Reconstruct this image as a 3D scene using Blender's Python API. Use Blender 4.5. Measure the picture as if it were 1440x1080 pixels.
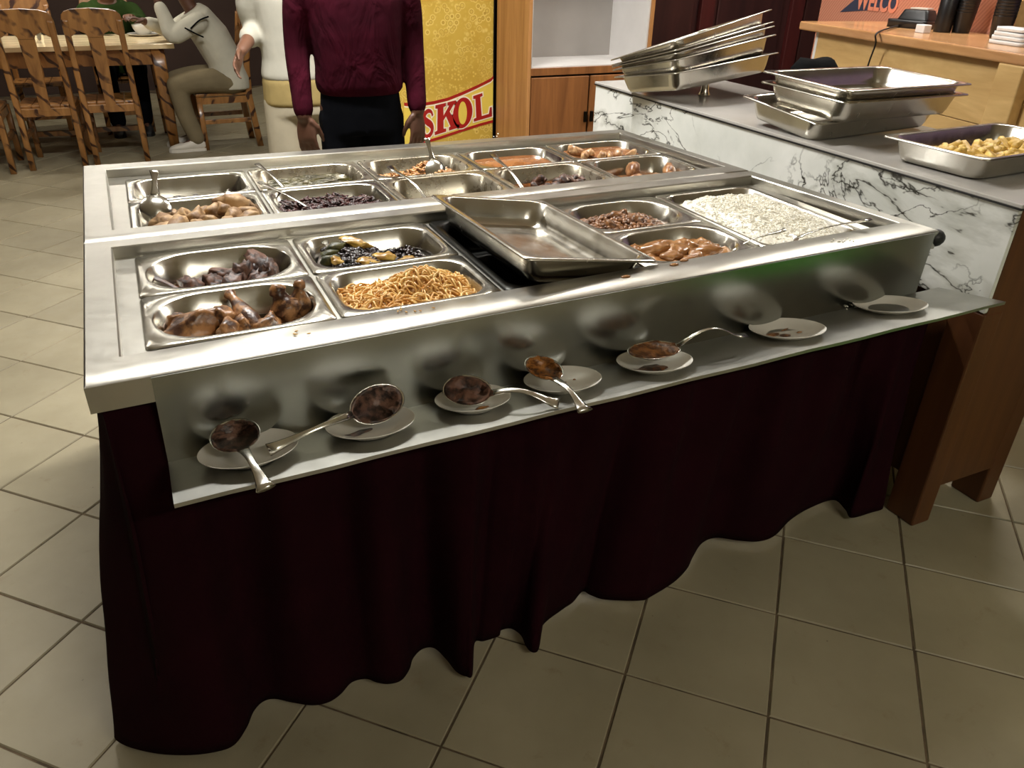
import bpy, bmesh, math, random
import numpy as np
from mathutils import Vector, Matrix, Euler, noise

for o in list(bpy.data.objects):
    bpy.data.objects.remove(o, do_unlink=True)
scene = bpy.context.scene
COL = scene.collection

# ------------------------------------------------------------------ camera
CAM = np.array([0.14356706, -1.20273243, 1.50339369])
RW = np.array([[0.90684524, -0.42092609, 0.02128214],
               [-0.18925781, -0.45181663, -0.87180457],
               [0.37658092, 0.78656402, -0.48939131]])      # rows: right, down, forward
FPX = 1094.775
cam = bpy.data.cameras.new('camera')
cam.sensor_fit = 'HORIZONTAL'; cam.sensor_width = 36.0; cam.lens = 36.0 * FPX / 1440.0
cam.clip_start = 0.05; cam.clip_end = 60
camo = bpy.data.objects.new('camera', cam); COL.objects.link(camo)
r_, d_, f_ = RW
camo.matrix_world = Matrix(((r_[0], -d_[0], -f_[0], CAM[0]), (r_[1], -d_[1], -f_[1], CAM[1]),
                            (r_[2], -d_[2], -f_[2], CAM[2]), (0, 0, 0, 1)))
scene.camera = camo

# ------------------------------------------------------------------ world and exposure
world = bpy.data.worlds.new('world'); scene.world = world; world.use_nodes = True
world.node_tree.nodes['Background'].inputs[0].default_value = (0.6, 0.55, 0.45, 1)
world.node_tree.nodes['Background'].inputs[1].default_value = 0.02
vs = scene.view_settings
vs.view_transform = 'Standard'; vs.look = 'None'; vs.gamma = 1.0; vs.use_curve_mapping = False
vs.exposure = 0.0

# lamp list: x, y, z, length along, yaw, watts, colour  (fixtures are built further down with their light)
LAMPS = [
    (0.65, 1.80, 2.93, 1.2, 0.0, 115, (1.0, 0.985, 0.95)),
    (-1.50, 3.4, 2.93, 1.2, 0.0, 11, (1.0, 0.95, 0.86)),
    (-0.30, 6.3, 2.25, 1.2, 0.0, 20, (1.0, 0.93, 0.80)),
    (1.00, 7.5, 2.93, 1.2, 0.0, 12, (1.0, 0.93, 0.80)),
    (3.90, 1.6, 2.93, 1.2, math.pi / 2, 46, (1.0, 0.96, 0.89)),
    (2.50, 2.4, 2.93, 1.2, 0.0, 16, (1.0, 0.96, 0.90)),
    (1.50, -3.0, 2.93, 1.2, 0.0, 44, (1.0, 0.96, 0.86)),  # added fill lamp behind the camera, lifts the dim front floor
]


def px_plane(x, y, z=None, X=None, Y=None):
    d = np.array([(x - 720) / FPX, (y - 540) / FPX, 1.0]) @ RW
    if z is not None: t = (z - CAM[2]) / d[2]
    elif Y is not None: t = (Y - CAM[1]) / d[1]
    else: t = (X - CAM[0]) / d[0]
    return Vector(CAM + d * t)


def project(p):
    q = RW @ (np.array(p) - CAM)
    return 720 + FPX * q[0] / q[2], 540 + FPX * q[1] / q[2], q[2]


# ------------------------------------------------------------------ materials
def lin(c):
    out = []
    for v in c[:3]:
        v = v / 255.0
        out.append(v / 12.92 if v <= 0.04045 else ((v + 0.055) / 1.055) ** 2.4)
    return (*out, 1.0)


MATS = {}


class NT:
    def __init__(self, name):
        self.m = bpy.data.materials.new(name); self.m.use_nodes = True
        self.t = self.m.node_tree; self.b = self.t.nodes['Principled BSDF']
        MATS[name] = self.m

    def n(self, typ, **kw):
        nd = self.t.nodes.new(typ)
        for k, v in kw.items():
            if hasattr(nd, k): setattr(nd, k, v)
        return nd

    def l(self, a, b): self.t.links.new(a, b)

    def coord(self, kind='Object', scale=(1, 1, 1), rot=(0, 0, 0)):
        c = self.n('ShaderNodeTexCoord'); mp = self.n('ShaderNodeMapping')
        mp.inputs['Scale'].default_value = scale; mp.inputs['Rotation'].default_value = rot
        self.l(c.outputs[kind], mp.inputs[0]); return mp.outputs[0]

    def noise(self, vec, scale, detail=3, rough=.55, dist=0):
        nd = self.n('ShaderNodeTexNoise'); nd.inputs['Scale'].default_value = scale
        nd.inputs['Detail'].default_value = detail; nd.inputs['Roughness'].default_value = rough
        nd.inputs['Distortion'].default_value = dist
        self.l(vec, nd.inputs['Vector']); return nd.outputs['Fac']

    def ramp(self, fac, stops):
        nd = self.n('ShaderNodeValToRGB'); cr = nd.color_ramp
        while len(cr.elements) < len(stops): cr.elements.new(.5)
        for e, (p, c) in zip(cr.elements, stops):
            e.position = p; e.color = c if len(c) == 4 else (*c, 1)
        self.l(fac, nd.inputs[0]); return nd.outputs[0]

    def mix(self, fac, a, b, mode='MIX'):
        nd = self.n('ShaderNodeMix'); nd.data_type = 'RGBA'; nd.blend_type = mode
        for s, v in ((nd.inputs[0], fac), (nd.inputs[6], a), (nd.inputs[7], b)):
            if hasattr(v, 'is_linked'): self.l(v, s)
            else: s.default_value = v
        return nd.outputs[2]

    def bump(self, h, strength=.2, dist=.005):
        nd = self.n('ShaderNodeBump'); nd.inputs['Strength'].default_value = strength
        nd.inputs['Distance'].default_value = dist
        self.l(h, nd.inputs['Height']); self.l(nd.outputs[0], self.b.inputs['Normal'])

    def set(self, color=None, rough=None, metal=None, **kw):
        for key, v in (('Base Color', color), ('Roughness', rough), ('Metallic', metal)):
            if v is None: continue
            s = self.b.inputs[key]
            if hasattr(v, 'is_linked'): self.l(v, s)
            else: s.default_value = v
        for k, v in kw.items(): self.b.inputs[k.replace('_', ' ')].default_value = v
        return self.m


def cloth(name, c, **kw):
    m = plain(name, c, .95, **kw); m.node_tree.nodes['Principled BSDF'].inputs['Specular IOR Level'].default_value = .08
    return m


def plain(name, c, rough=.6, metal=0.0, var=.12, vscale=8, bump=0, bscale=60, coord='Object', **kw):
    t = NT(name); v = t.coord(coord)
    c0 = lin(c)
    if var:
        f = t.noise(v, vscale, 4)
        a = tuple(max(0, x * (1 - var)) for x in c0[:3]); b = tuple(min(1, x * (1 + var)) for x in c0[:3])
        col = t.ramp(f, [(.3, a), (.7, b)])
    else: col = c0
    t.set(col, rough, metal, **kw)
    if bump:
        t.bump(t.noise(v, bscale, 3), bump)
    return t.m


def two(name, c1, c2, scale, rough=.5, lo=.42, hi=.58, bump=0, bscale=None, detail=4, dist=0, **kw):
    t = NT(name); v = t.coord()
    f = t.noise(v, scale, detail, .6, dist)
    t.set(t.ramp(f, [(lo, lin(c1)), (hi, lin(c2))]), rough, 0, **kw)
    if bump: t.bump(t.noise(v, bscale or scale * 2, 4), bump)
    return t.m


def steel(name, c, rough, smear=.12, stain=0.0):
    t = NT(name); v = t.coord('Object', (1, 1, 1))
    f = t.noise(v, 9, 5, .6, .4)
    c0 = lin(c)
    col = t.ramp(f, [(.3, tuple(x * .86 for x in c0[:3])), (.7, c0)])
    if stain:
        f2 = t.noise(v, 38, 4, .7)
        m = t.ramp(f2, [(.66, (0, 0, 0)), (.74, (1, 1, 1))])
        col = t.mix(m, col, lin((86, 58, 30)))
    rr = t.ramp(t.noise(v, 22, 4, .7), [(.3, (rough, rough, rough)), (.75, (rough + smear,) * 3)])
    t.set(col, rr, 1.0)
    t.bump(t.noise(v, 4, 1), .03, .006)
    return t.m


steel('steel_top', (192, 189, 180), .30, .08)
steel('steel_apron', (160, 162, 156), .22, .04)
steel('steel_ledge', (190, 189, 182), .34, .06)
steel('steel_pan', (205, 201, 190), .17, .12)
steel('steel_pan_used', (196, 188, 170), .22, .15, stain=1)
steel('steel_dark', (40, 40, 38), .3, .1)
steel('steel_spoon', (214, 212, 204), .14, .1)
plain('black_rubber', (14, 14, 15), .55, var=0)
plain('porcelain', (222, 218, 208), .22, var=.03)
plain('white_plastic', (225, 224, 222), .45, var=.03)
cloth('tablecloth_maroon', (33, 5, 12), var=.16, bump=.25, bscale=420)
plain('black_plastic', (20, 20, 22), .38, var=.1)
cloth('black_cloth', (12, 12, 13), var=.1, bump=.4, bscale=40)


def tile_mat():
    t = NT('floor_tile'); g = t.n('ShaderNodeNewGeometry'); mp = t.n('ShaderNodeMapping')
    t.l(g.outputs['Position'], mp.inputs[0]); v = mp.outputs[0]
    f = t.noise(v, 2.2, 5, .6)
    base = t.ramp(f, [(.25, lin((140, 131, 107))), (.75, lin((164, 155, 130)))])
    ri = t.n('ShaderNodeObjectInfo')
    tint = t.ramp(ri.outputs['Random'], [(0, (.90, .89, .87)), (1, (1.04, 1.03, 1.0))])
    base = t.mix(1.0, base, tint, 'MULTIPLY')
    d = t.ramp(t.noise(v, 11, 6, .7, .6), [(.60, (0, 0, 0)), (.80, (.55, .55, .55))])
    base = t.mix(d, base, lin((120, 98, 66)))
    s = t.ramp(t.noise(v, 60, 2, .5), [(.76, (0, 0, 0)), (.80, (.7, .7, .7))])
    base = t.mix(s, base, lin((80, 60, 40)))
    t.set(base, t.ramp(t.noise(v, 6, 4), [(.3, (.36,) * 3), (.8, (.62,) * 3)]), 0)
    t.bump(t.noise(v, 30, 4), .06, .004)


tile_mat()
two('grout', (74, 62, 46), (104, 88, 66), 9, .95, bump=.3)


def wood(name, c1, c2, axis=0, scale=1.0, rough=.45, coat=0.0, bump=.05):
    t = NT(name)
    sc = [14.0, 14.0, 14.0]; sc[axis] = 1.1
    v = t.coord('Object', tuple(s * scale for s in sc))
    f = t.noise(v, 1.0, 5, .6, 1.2)
    v2 = t.coord('Object', tuple(s * scale * 5 for s in sc))
    f2 = t.noise(v2, 1.0, 3, .6)
    col = t.ramp(f, [(.30, lin(c1)), (.68, lin(c2))])
    col = t.mix(t.ramp(f2, [(.35, (.35,) * 3), (.65, (0, 0, 0))]), col, lin(c1))
    t.set(col, rough, 0)
    t.b.inputs['Coat Weight'].default_value = coat
    t.b.inputs['Coat Roughness'].default_value = .15
    t.bump(f2, bump, .003)
    return t.m


wood('wood_bar', (184, 146, 90), (222, 188, 128), 1, .55, .42)
wood('wood_bar_top', (166, 118, 76), (204, 156, 106), 1, .6, .25, .3)
wood('wood_cabinet', (142, 96, 52), (182, 132, 80), 2, .8, .45)
wood('wood_door', (108, 66, 34), (150, 98, 54), 2, .9, .42)
wood('wood_counter', (74, 40, 17), (104, 62, 28), 2, .5, .5)
wood('wood_dark', (36, 16, 16), (58, 28, 26), 2, .6, .4)
wood('wood_red', (52, 16, 16), (76, 26, 24), 2, .6, .4)


def scorched():
    t = NT('scorched_pine'); v = t.coord('Object', (1, 1, 1))
    g = t.noise(t.coord('Object', (14, 14, 2)), 1.0, 4, .6, .8)
    pine = t.ramp(g, [(.3, lin((120, 78, 38))), (.7, lin((170, 120, 66)))])
    w = t.n('ShaderNodeTexWave'); w.wave_type = 'BANDS'; w.bands_direction = 'DIAGONAL'
    w.inputs['Scale'].default_value = 4.6; w.inputs['Distortion'].default_value = 6.0
    w.inputs['Detail'].default_value = 2.0; w.inputs['Detail Scale'].default_value = 1.3
    t.l(v, w.inputs['Vector'])
    m = t.ramp(w.outputs['Fac'], [(.80, (0, 0, 0)), (.92, (1, 1, 1))])
    m = t.mix(1.0, m, t.ramp(t.noise(v, 9, 2), [(.40, (0, 0, 0)), (.52, (1, 1, 1))]), 'MULTIPLY')
    t.set(t.mix(m, pine, lin((58, 26, 12))), .32, 0)
    t.b.inputs['Coat Weight'].default_value = .35; t.b.inputs['Coat Roughness'].default_value = .12


scorched()


def marble():
    t = NT('marble'); v = t.coord('Object', (1, 1, 1))
    def ridge(rot, sc, nscale, width, detail, dist):
        f = t.noise(t.coord('Object', sc, rot), nscale, detail, .55, dist)
        a = t.n('ShaderNodeMath'); a.operation = 'SUBTRACT'; t.l(f, a.inputs[0]); a.inputs[1].default_value = .5
        b = t.n('ShaderNodeMath'); b.operation = 'ABSOLUTE'; t.l(a.outputs[0], b.inputs[0])
        return t.ramp(b.outputs[0], [(0, (1, 1, 1)), (width * .4, (.7,) * 3), (width, (0, 0, 0))])
    v1 = ridge((.8, 0, .3), (1, 1, 1.6), 1.7, .009, 6, .6)
    v2 = ridge((-.7, .2, 0), (1, 1, 1.7), 1.9, .008, 6, .7)
    v3 = ridge((.9, .6, .4), (1, .7, 1), 2.6, .006, 6, .6)
    m1 = t.ramp(t.noise(v, 1.9, 2), [(.36, (0, 0, 0)), (.5, (1, 1, 1))])
    m2 = t.ramp(t.noise(t.coord('Object', (1.3, 1.3, 1.3), (1, 2, 3)), 2.3, 2), [(.46, (0, 0, 0)), (.58, (1, 1, 1))])
    veins = t.mix(1.0, t.mix(1.0, v1, t.mix(1.0, v2, m1, 'MULTIPLY'), 'ADD'), t.mix(1.0, v3, m2, 'MULTIPLY'), 'ADD')
    halo = ridge((.8, 0, .3), (1, 1, 1.6), 1.7, .05, 6, .6)
    cloud = t.ramp(t.noise(v, 4, 5), [(.3, lin((206, 208, 200))), (.7, lin((236, 236, 230)))])
    cloud = t.mix(t.mix(1.0, halo, (.45, .45, .45, 1), 'MULTIPLY'), cloud, lin((150, 150, 136)))
    t.set(t.mix(veins, cloud, lin((58, 56, 50))), .14, 0)


marble()


# ------------------------------------------------------------------ mesh helpers
class MB:
    def __init__(self): self.v = []; self.f = []; self.s = []

    def add(self, verts, faces, smooth=True):
        o = len(self.v); self.v += [tuple(v) for v in verts]
        self.f += [tuple(i + o for i in f) for f in faces]; self.s += [smooth] * len(faces)

    def box(self, a, b, rot=None, piv=None, smooth=False):
        x0, y0, z0 = a; x1, y1, z1 = b
        vs_ = [Vector(p) for p in ((x0, y0, z0), (x1, y0, z0), (x1, y1, z0), (x0, y1, z0), (x0, y0, z1), (x1, y0, z1), (x1, y1, z1), (x0, y1, z1))]
        if rot is not None:
            c = Vector(piv) if piv is not None else (Vector(a) + Vector(b)) / 2
            vs_ = [c + rot @ (p - c) for p in vs_]
        self.add(vs_, [(0, 3, 2, 1), (4, 5, 6, 7), (0, 1, 5, 4), (1, 2, 6, 5), (2, 3, 7, 6), (3, 0, 4, 7)], smooth)

    def loft(self, loops, cap0=True, cap1=True, smooth=True):
        n = len(loops[0]); vs_ = [p for lp in loops for p in lp]; fs = []
        for k in range(len(loops) - 1):
            for i in range(n):
                j = (i + 1) % n
                fs.append((k * n + i, k * n + j, (k + 1) * n + j, (k + 1) * n + i))
        if cap0: fs.append(tuple(range(n - 1, -1, -1)))
        if cap1: fs.append(tuple((len(loops) - 1) * n + i for i in range(n)))
        self.add(vs_, fs, smooth)

    def tube(self, pts, rad, n=8, flat=1.0, up=(0, 0, 1), roundcap=False):
        pts = [Vector(p) for p in pts]
        if not hasattr(rad, '__len__'): rad = [rad] * len(pts)
        rad = list(rad)
        if roundcap:
            d0 = (pts[0] - pts[1]).normalized(); d1 = (pts[-1] - pts[-2]).normalized()
            pts = [pts[0] + d0 * rad[0] * .9, pts[0] + d0 * rad[0] * .6] + pts + [pts[-1] + d1 * rad[-1] * .6, pts[-1] + d1 * rad[-1] * .9]
            rad = [rad[0] * .35, rad[0] * .78] + rad + [rad[-1] * .78, rad[-1] * .35]
        loops = []; u = Vector(up)
        for i, p in enumerate(pts):
            a = pts[max(0, i - 1)]; b = pts[min(len(pts) - 1, i + 1)]
            t = (b - a).normalized()
            s = t.cross(u)
            if s.length < 1e-4: s = t.cross(Vector((1, 0, 0)))
            s.normalize(); w = s.cross(t).normalized(); u = w
            loops.append([p + s * math.cos(2 * math.pi * k / n) * rad[i] + w * math.sin(2 * math.pi * k / n) * rad[i] * flat for k in range(n)])
        self.loft(loops)

    def lathe(self, prof, n=32, c=(0, 0, 0)):
        c = Vector(c)
        loops = [[c + Vector((r * math.cos(2 * math.pi * k / n), r * math.sin(2 * math.pi * k / n), z)) for k in range(n)] for r, z in prof]
        self.loft(loops)

    def ellip(self, c, r, n=12, m=8, rot=None):
        c = Vector(c); loops = []
        for i in range(m + 1):
            a = -math.pi / 2 + math.pi * min(max(i / m, .02), .98)
            lp = []
            for k in range(n):
                p = Vector((r[0] * math.cos(a) * math.cos(2 * math.pi * k / n), r[1] * math.cos(a) * math.sin(2 * math.pi * k / n), r[2] * math.sin(a)))
                lp.append(c + (rot @ p if rot is not None else p))
            loops.append(lp)
        self.loft(loops)

    def mesh(self, name):
        me = bpy.data.meshes.new(name)
        me.from_pydata(self.v, [], self.f); me.update()
        me.polygons.foreach_set('use_smooth', self.s)
        return me

    def build(self, name, mat, parent=None, bevel=0, seg=2, loc=None, solid=0):
        return obj(name, self.mesh(name), mat, parent, bevel, seg, loc, solid)


def obj(name, me, mat, parent=None, bevel=0, seg=2, loc=None, solid=0):
    if mat is not None:
        if len(me.materials) == 0: me.materials.append(MATS[mat] if isinstance(mat, str) else mat)
    o = bpy.data.objects.new(name, me); COL.objects.link(o)
    if parent is not None: o.parent = parent
    if loc is not None: o.location = loc
    if solid:
        s = o.modifiers.new('s', 'SOLIDIFY'); s.thickness = solid; s.offset = 0
    if bevel:
        b = o.modifiers.new('b', 'BEVEL'); b.width = bevel; b.segments = seg; b.limit_method = 'ANGLE'; b.angle_limit = math.radians(40)
    return o


def tag(o, label, cat, group=None, kind=None):
    o['label'] = label
    o['category'] = cat
    if group: o['group'] = group
    if kind: o['kind'] = kind
    return o


def thing(name, label, cat, loc=(0, 0, 0), rotz=0.0, group=None):
    o = bpy.data.objects.new(name, None); COL.objects.link(o)
    o.location = loc; o.rotation_euler = (0, 0, rotz); o.empty_display_size = .1
    return tag(o, label, cat, group)


def struct(name, mb, mat, parent=None, **kw):
    o = mb.build(name, mat, parent, **kw)
    if parent is None: o['kind'] = 'structure'
    return o


def dup(root, loc=None, rotz=None, label=None):
    r = root.copy(); COL.objects.link(r)
    if loc is not None: r.location = loc
    if rotz is not None: r.rotation_euler = (0, 0, rotz)
    if label: r['label'] = label
    for ch in root.children:
        c = ch.copy(); COL.objects.link(c); c.parent = r
        for g in ch.children:
            d = g.copy(); COL.objects.link(d); d.parent = c
    return r


def rrect(hx, hy, r, z, n=5, cx=0, cy=0):
    out = []
    for qx, qy, a0 in ((1, 1, 0), (-1, 1, 90), (-1, -1, 180), (1, -1, 270)):
        for k in range(n + 1):
            a = math.radians(a0 + 90 * k / n)
            out.append(Vector((cx + qx * (hx - r) + r * math.cos(a), cy + qy * (hy - r) + r * math.sin(a), z)))
    return out


def catmull(pts, m):
    pts = [Vector(p) for p in pts]; out = []
    for i in range(len(pts) - 1):
        p0 = pts[max(i - 1, 0)]; p1 = pts[i]; p2 = pts[i + 1]; p3 = pts[min(i + 2, len(pts) - 1)]
        for k in range(m):
            t = k / m
            out.append(.5 * ((2 * p1) + (p2 - p0) * t + (2 * p0 - 5 * p1 + 4 * p2 - p3) * t * t + (3 * p1 - p0 - 3 * p2 + p3) * t ** 3))
    out.append(pts[-1]); return out


# ------------------------------------------------------------------ the room: floor with diagonal tiles, walls, ceiling
TS = 0.33
TH = 0.78016218
UX = Vector((math.cos(TH), -math.sin(TH), 0)); VX = Vector((math.sin(TH), math.cos(TH), 0))
TORG = Vector((2.121, 0.071, 0))
X0, X1, Y0, Y1, ZC = -3.4, 5.6, -3.4, 9.0, 3.0
m = MB(); m.box((X0, Y0, -.06), (X1, Y1, -.004))
floor = struct('floor', m, 'grout')


def tile_mesh():
    g = .0024; h = TS / 2 - g; b = .0025
    me = MB()
    lo = [Vector((sx * h, sy * h, -.02)) for sx, sy in ((1, 1), (-1, 1), (-1, -1), (1, -1))]
    md = [Vector((sx * h, sy * h, -.003)) for sx, sy in ((1, 1), (-1, 1), (-1, -1), (1, -1))]
    hi = [Vector((sx * (h - b), sy * (h - b), 0)) for sx, sy in ((1, 1), (-1, 1), (-1, -1), (1, -1))]
    me.loft([lo, md, hi], True, True, False)
    return me


tm = tile_mesh(); tmesh = tm.mesh('floor_tile'); tmesh.materials.append(MATS['floor_tile'])
cells = []
for i in range(-40, 40):
    for j in range(-40, 40):
        c = TORG + UX * (TS * (i + .5)) + VX * (TS * (j + .5))
        if not (X0 + .2 < c.x < X1 - .2 and Y0 + .2 < c.y < Y1 - .2): continue
        px, py, dz = project(c)
        vis = dz > 0 and -120 < px < 1560 and -80 < py < 1200
        under = .25 < c.x < 1.8 and .25 < c.y < 1.3
        cells.append((0 if (vis and not under) else 1, (c - Vector(CAM)).length, c))
cells.sort(key=lambda q: (q[0], q[1]))
rnd = random.Random(3)
rest = MB()
for k, (hid, dist, c) in enumerate(cells):
    zj = -abs(rnd.gauss(0, .0006))
    if k < 290 and not hid:
        o = bpy.data.objects.new('floor_tile', tmesh); COL.objects.link(o); o.parent = floor
        o.location = (c.x, c.y, zj)
        o.rotation_euler = (rnd.gauss(0, .0008), rnd.gauss(0, .0008), -TH + rnd.gauss(0, .002))
    else:
        rot = Matrix.Rotation(-TH, 3, 'Z')
        rest.add([rot @ Vector(v) + c for v in tm.v], tm.f, False)
ro = rest.build('floor_tiling', 'floor_tile', floor); ro['kind'] = 'stuff'

plain('wall_paint_dark', (62, 44, 36), .8, var=.15, vscale=2)
plain('wall_paint_near', (168, 164, 146), .75, var=.1, vscale=2)
plain('wall_paint_cream', (150, 140, 112), .8, var=.1, vscale=2)
plain('ceiling_paint', (226, 220, 206), .9, var=.05, vscale=2)
m = MB(); m.box((X0 - .1, Y1, 0), (X1 + .1, Y1 + .1, ZC)); struct('wall_far', m, 'wall_paint_dark')
m = MB(); m.box((X0 - .1, Y0, 0), (X0, Y1, ZC)); struct('wall_left', m, 'wall_paint_dark')
m = MB(); m.box((X1, Y0, 0), (X1 + .1, Y1, ZC)); struct('wall_right', m, 'wall_paint_dark')
m = MB(); m.box((X0 - .1, Y0 - .1, 0), (X1 + .1, Y0, ZC)); struct('wall_near', m, 'wall_paint_near')
m = MB(); m.box((X0, Y0, ZC), (X1, Y1, ZC + .1)); struct('ceiling', m, 'ceiling_paint')
# dark timber partition behind the cupboard and the bar
m = MB(); m.box((1.5, 4.16, 0), (X1, 4.26, ZC)); struct('wall_partition', m, 'wood_dark')
m = MB(); m.box((3.10, 3.36, 0), (X1, 3.44, ZC)); part = struct('wall_panelling', m, 'wood_dark')
for x in (3.60, 4.36):
    m = MB(); m.box((x, 3.325, 0), (x + .11, 3.362, ZC)); m.build('post', 'wood_red', part, bevel=.006)
for x in (3.14, 3.75, 4.5):
    m = MB(); m.box((x, 3.345, .25), (x + .42 if x < 3.5 else x + .55, 3.362, 2.2)); m.build('panel', 'wood_dark', part, bevel=.008)

# ceiling lamps: a batten with a tube and the light it gives
t = NT('lamp_tube'); t.set((1, .95, .85, 1), .4); t.b.inputs['Emission Color'].default_value = (1, .97, .91, 1); t.b.inputs['Emission Strength'].default_value = 36
for k, (x, y, z, L, yaw, w, c) in enumerate(LAMPS):
    where = ['hung over the buffet table', 'hung over the open floor beside the buffet', 'hung over the dining table', 'hung near the far wall',
             'hung over the wooden bar', 'hung in front of the cupboard', 'added unseen to brighten the open floor facing the ledge'][k]
    root = thing('ceiling_lamp', 'white batten lamp with one bright tube ' + where, 'lamp', (x, y, z), yaw)
    m = MB(); m.box((-L / 2, -.04, 0.02), (L / 2, .04, .07)); m.build('batten', 'white_plastic', root, bevel=.006)
    m = MB(); m.tube([(-L / 2 + .03, 0, 0), (L / 2 - .03, 0, 0)], .016, 12); m.build('tube', 'lamp_tube', root)
    for s in (-1, 1):
        m = MB(); m.box((s * (L / 2 - .02) - .015, -.02, -.02), (s * (L / 2 - .02) + .015, .02, .03)); m.build('holder', 'white_plastic', root)
    li = bpy.data.lights.new('tube_light', 'AREA'); li.shape = 'RECTANGLE'; li.size = L; li.size_y = .12; li.energy = w; li.color = c
    lo = bpy.data.objects.new('tube_light', li); COL.objects.link(lo); lo.parent = root; lo.location = (0, 0, -.03)

# ------------------------------------------------------------------ the buffet: two steel bain-marie units
ZR = 0.91      # rim height
ZD = 0.884     # deck the pans rest on


def bil(c, u, v):
    return Vector(c[0]) * (1 - u) * (1 - v) + Vector(c[1]) * u * (1 - v) + Vector(c[2]) * u * v + Vector(c[3]) * (1 - u) * v


def P3(p, z): return Vector((p[0], p[1], z))


FO = [(-.002, -.008), (1.915, .050), (1.862, .699), (-.010, .696)]
FI = [(.052, .084), (1.868, .136), (1.822, .645), (.048, .645)]
RO = [(-.010, .702), (1.860, .704), (1.812, 1.380), (-.020, 1.446)]
RI = [(.052, .778), (1.818, .772), (1.775, 1.330), (.042, 1.380)]


def frame_ring(name, outer, inner, parent):
    m = MB()
    sub = lambda cs, n: [Vector(cs[i]).lerp(Vector(cs[(i + 1) % 4]), k / n) for i in range(4) for k in range(n)]
    N = 14
    o2 = sub([Vector((*p, 0)) for p in outer], N); i2 = sub([Vector((*p, 0)) for p in inner], N)
    jit = lambda p, a: a * noise.noise(Vector((p.x * 6, p.y * 6, 2.0)))
    L = [[P3(p, ZR - .048) for p in o2], [P3(p, ZR - .003) for p in o2],
         [P3(p.lerp(q, .06), ZR + jit(p, .0005)) for p, q in zip(o2, i2)],
         [P3(p.lerp(q, .5), ZR + jit(p.lerp(q, .5), .0006)) for p, q in zip(o2, i2)],
         [P3(p.lerp(q, .95), ZR + jit(q, .0004)) for p, q in zip(o2, i2)],
         [P3(q, ZR - .003) for q in i2], [P3(q, ZD) for q in i2],
         [P3(q, ZD - .004) for q in i2], [P3(p.lerp(q, .06), ZR - .008) for p, q in zip(o2, i2)], [P3(p.lerp(q, .06), ZR - .048) for p, q in zip(o2, i2)]]
    L.append(L[0])
    m.loft(L, False, False, True)
    o = m.build(name, 'steel_top', parent)
    e = o.modifiers.new('e', 'EDGE_SPLIT'); e.split_angle = math.radians(35)
    return o


PX = [.088, .430, .772, 1.114, 1.456]      # left edge of each well
PW = .332
wells = {'front': ((.137, .377), (.381, .627)), 'rear': ((.800, 1.064), (1.068, 1.318))}


def deck(parent, inner, ys, full):
    ymin = min(p[1] for p in inner); xs0 = inner[0][0]
    def strip(a, b, c, d, z=ZD):
        m = MB(); m.box((a, b, z - .003), (c, d, z)); m.build('deck_strip', 'steel_top', parent)
    ya, yb = ys[0][0], ys[1][1]
    strip(inner[3][0] - .004, ya - .012, PX[0] + .016, yb + .05 if full == 'front' else yb + .07)
    for k in range(4):
        strip(PX[k] + PW - .016, ya - .012, PX[k + 1] + .016, yb + .016)
    strip(PX[4] + PW - .016, ya - .012, 1.832 if full == 'front' else 1.79, yb + .016)
    strip(inner[3][0] - .004, yb - .014, 1.825 if full == 'front' else 1.78, max(p[1] for p in inner) + .005 if full == 'front' else 1.385, ZD - .0012)
    for k in range(5):
        if full == 'front' and k in (2, 4): continue
        strip(PX[k] + .01, ys[0][1] - .014, PX[k] + PW - .01, ys[1][0] + .014, ZD - .0005)


fu = thing('bain_marie', 'stainless steel buffet unit with serving ledge and maroon skirt, rice and noodles in it', 'buffet counter', (0, 0, 0))
frame_ring('top_frame', FO, FI, fu); deck(fu, FI, wells['front'], 'front')
ru = thing('bain_marie', 'stainless steel buffet unit behind the rice and noodles, holding potatoes and broths', 'buffet counter', (0, 0, 0))
frame_ring('top_frame', RO, RI, ru); deck(ru, RI, wells['rear'], 'rear')
for root, ys, xr in ((fu, (.30, .64), 1.80), (ru, (.78, 1.30), 1.75)):
    for x in (.06, xr):
        for y in ys:
            m = MB(); m.box((x - .015, y - .015, 0), (x + .015, y + .015, ZR - .045)); m.build('leg', 'steel_top', root)
fy = lambda x: -.008 + .0302 * x
# apron and sloping ledge of the front unit
m = MB()
xa, xb = .092, 1.900
N = 24
top = [Vector((xa + (xb - xa) * k / N, fy(xa + (xb - xa) * k / N) - .002, ZR - .004)) for k in range(N + 1)]
bot = [Vector((xa - .004 + (xb - xa) * k / N, fy(xa + (xb - xa) * k / N) + .002, .744)) for k in range(N + 1)]
vsx = top + bot
m.add(vsx, [(k, N + 1 + k, N + 2 + k, k + 1) for k in range(N)], False)
m.build('apron', 'steel_apron', fu, solid=.002)
m = MB()
fr = [Vector((.090 + (1.984 - .090) * k / N, -.170 + (.042) * k / N, .776 + .001 * math.sin(k * 1.7))) for k in range(N + 1)]
bk = [Vector((.088 + (1.984 - .088) * k / N, fy(.092 + 1.9 * k / N) + .001, .744)) for k in range(N + 1)]
lipz = [v + Vector((0, 0.001, -.007)) for v in fr]
m.add(bk + fr + lipz, [(k, N + 1 + k, N + 2 + k, k + 1) for k in range(N)] + [(N + 1 + k, 2 * N + 2 + k, 2 * N + 3 + k, N + 2 + k) for k in range(N)], False)
m.build('ledge', 'steel_ledge', fu, solid=.002)
m = MB(); m.ellip((1.925, .062, .885), (.026, .022, .022), 14, 8); m.build('corner_cap', 'black_rubber', fu)


def ledge_z(y): return .744 + (fy(.5) - y) / .165 * .032 + .001


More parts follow.
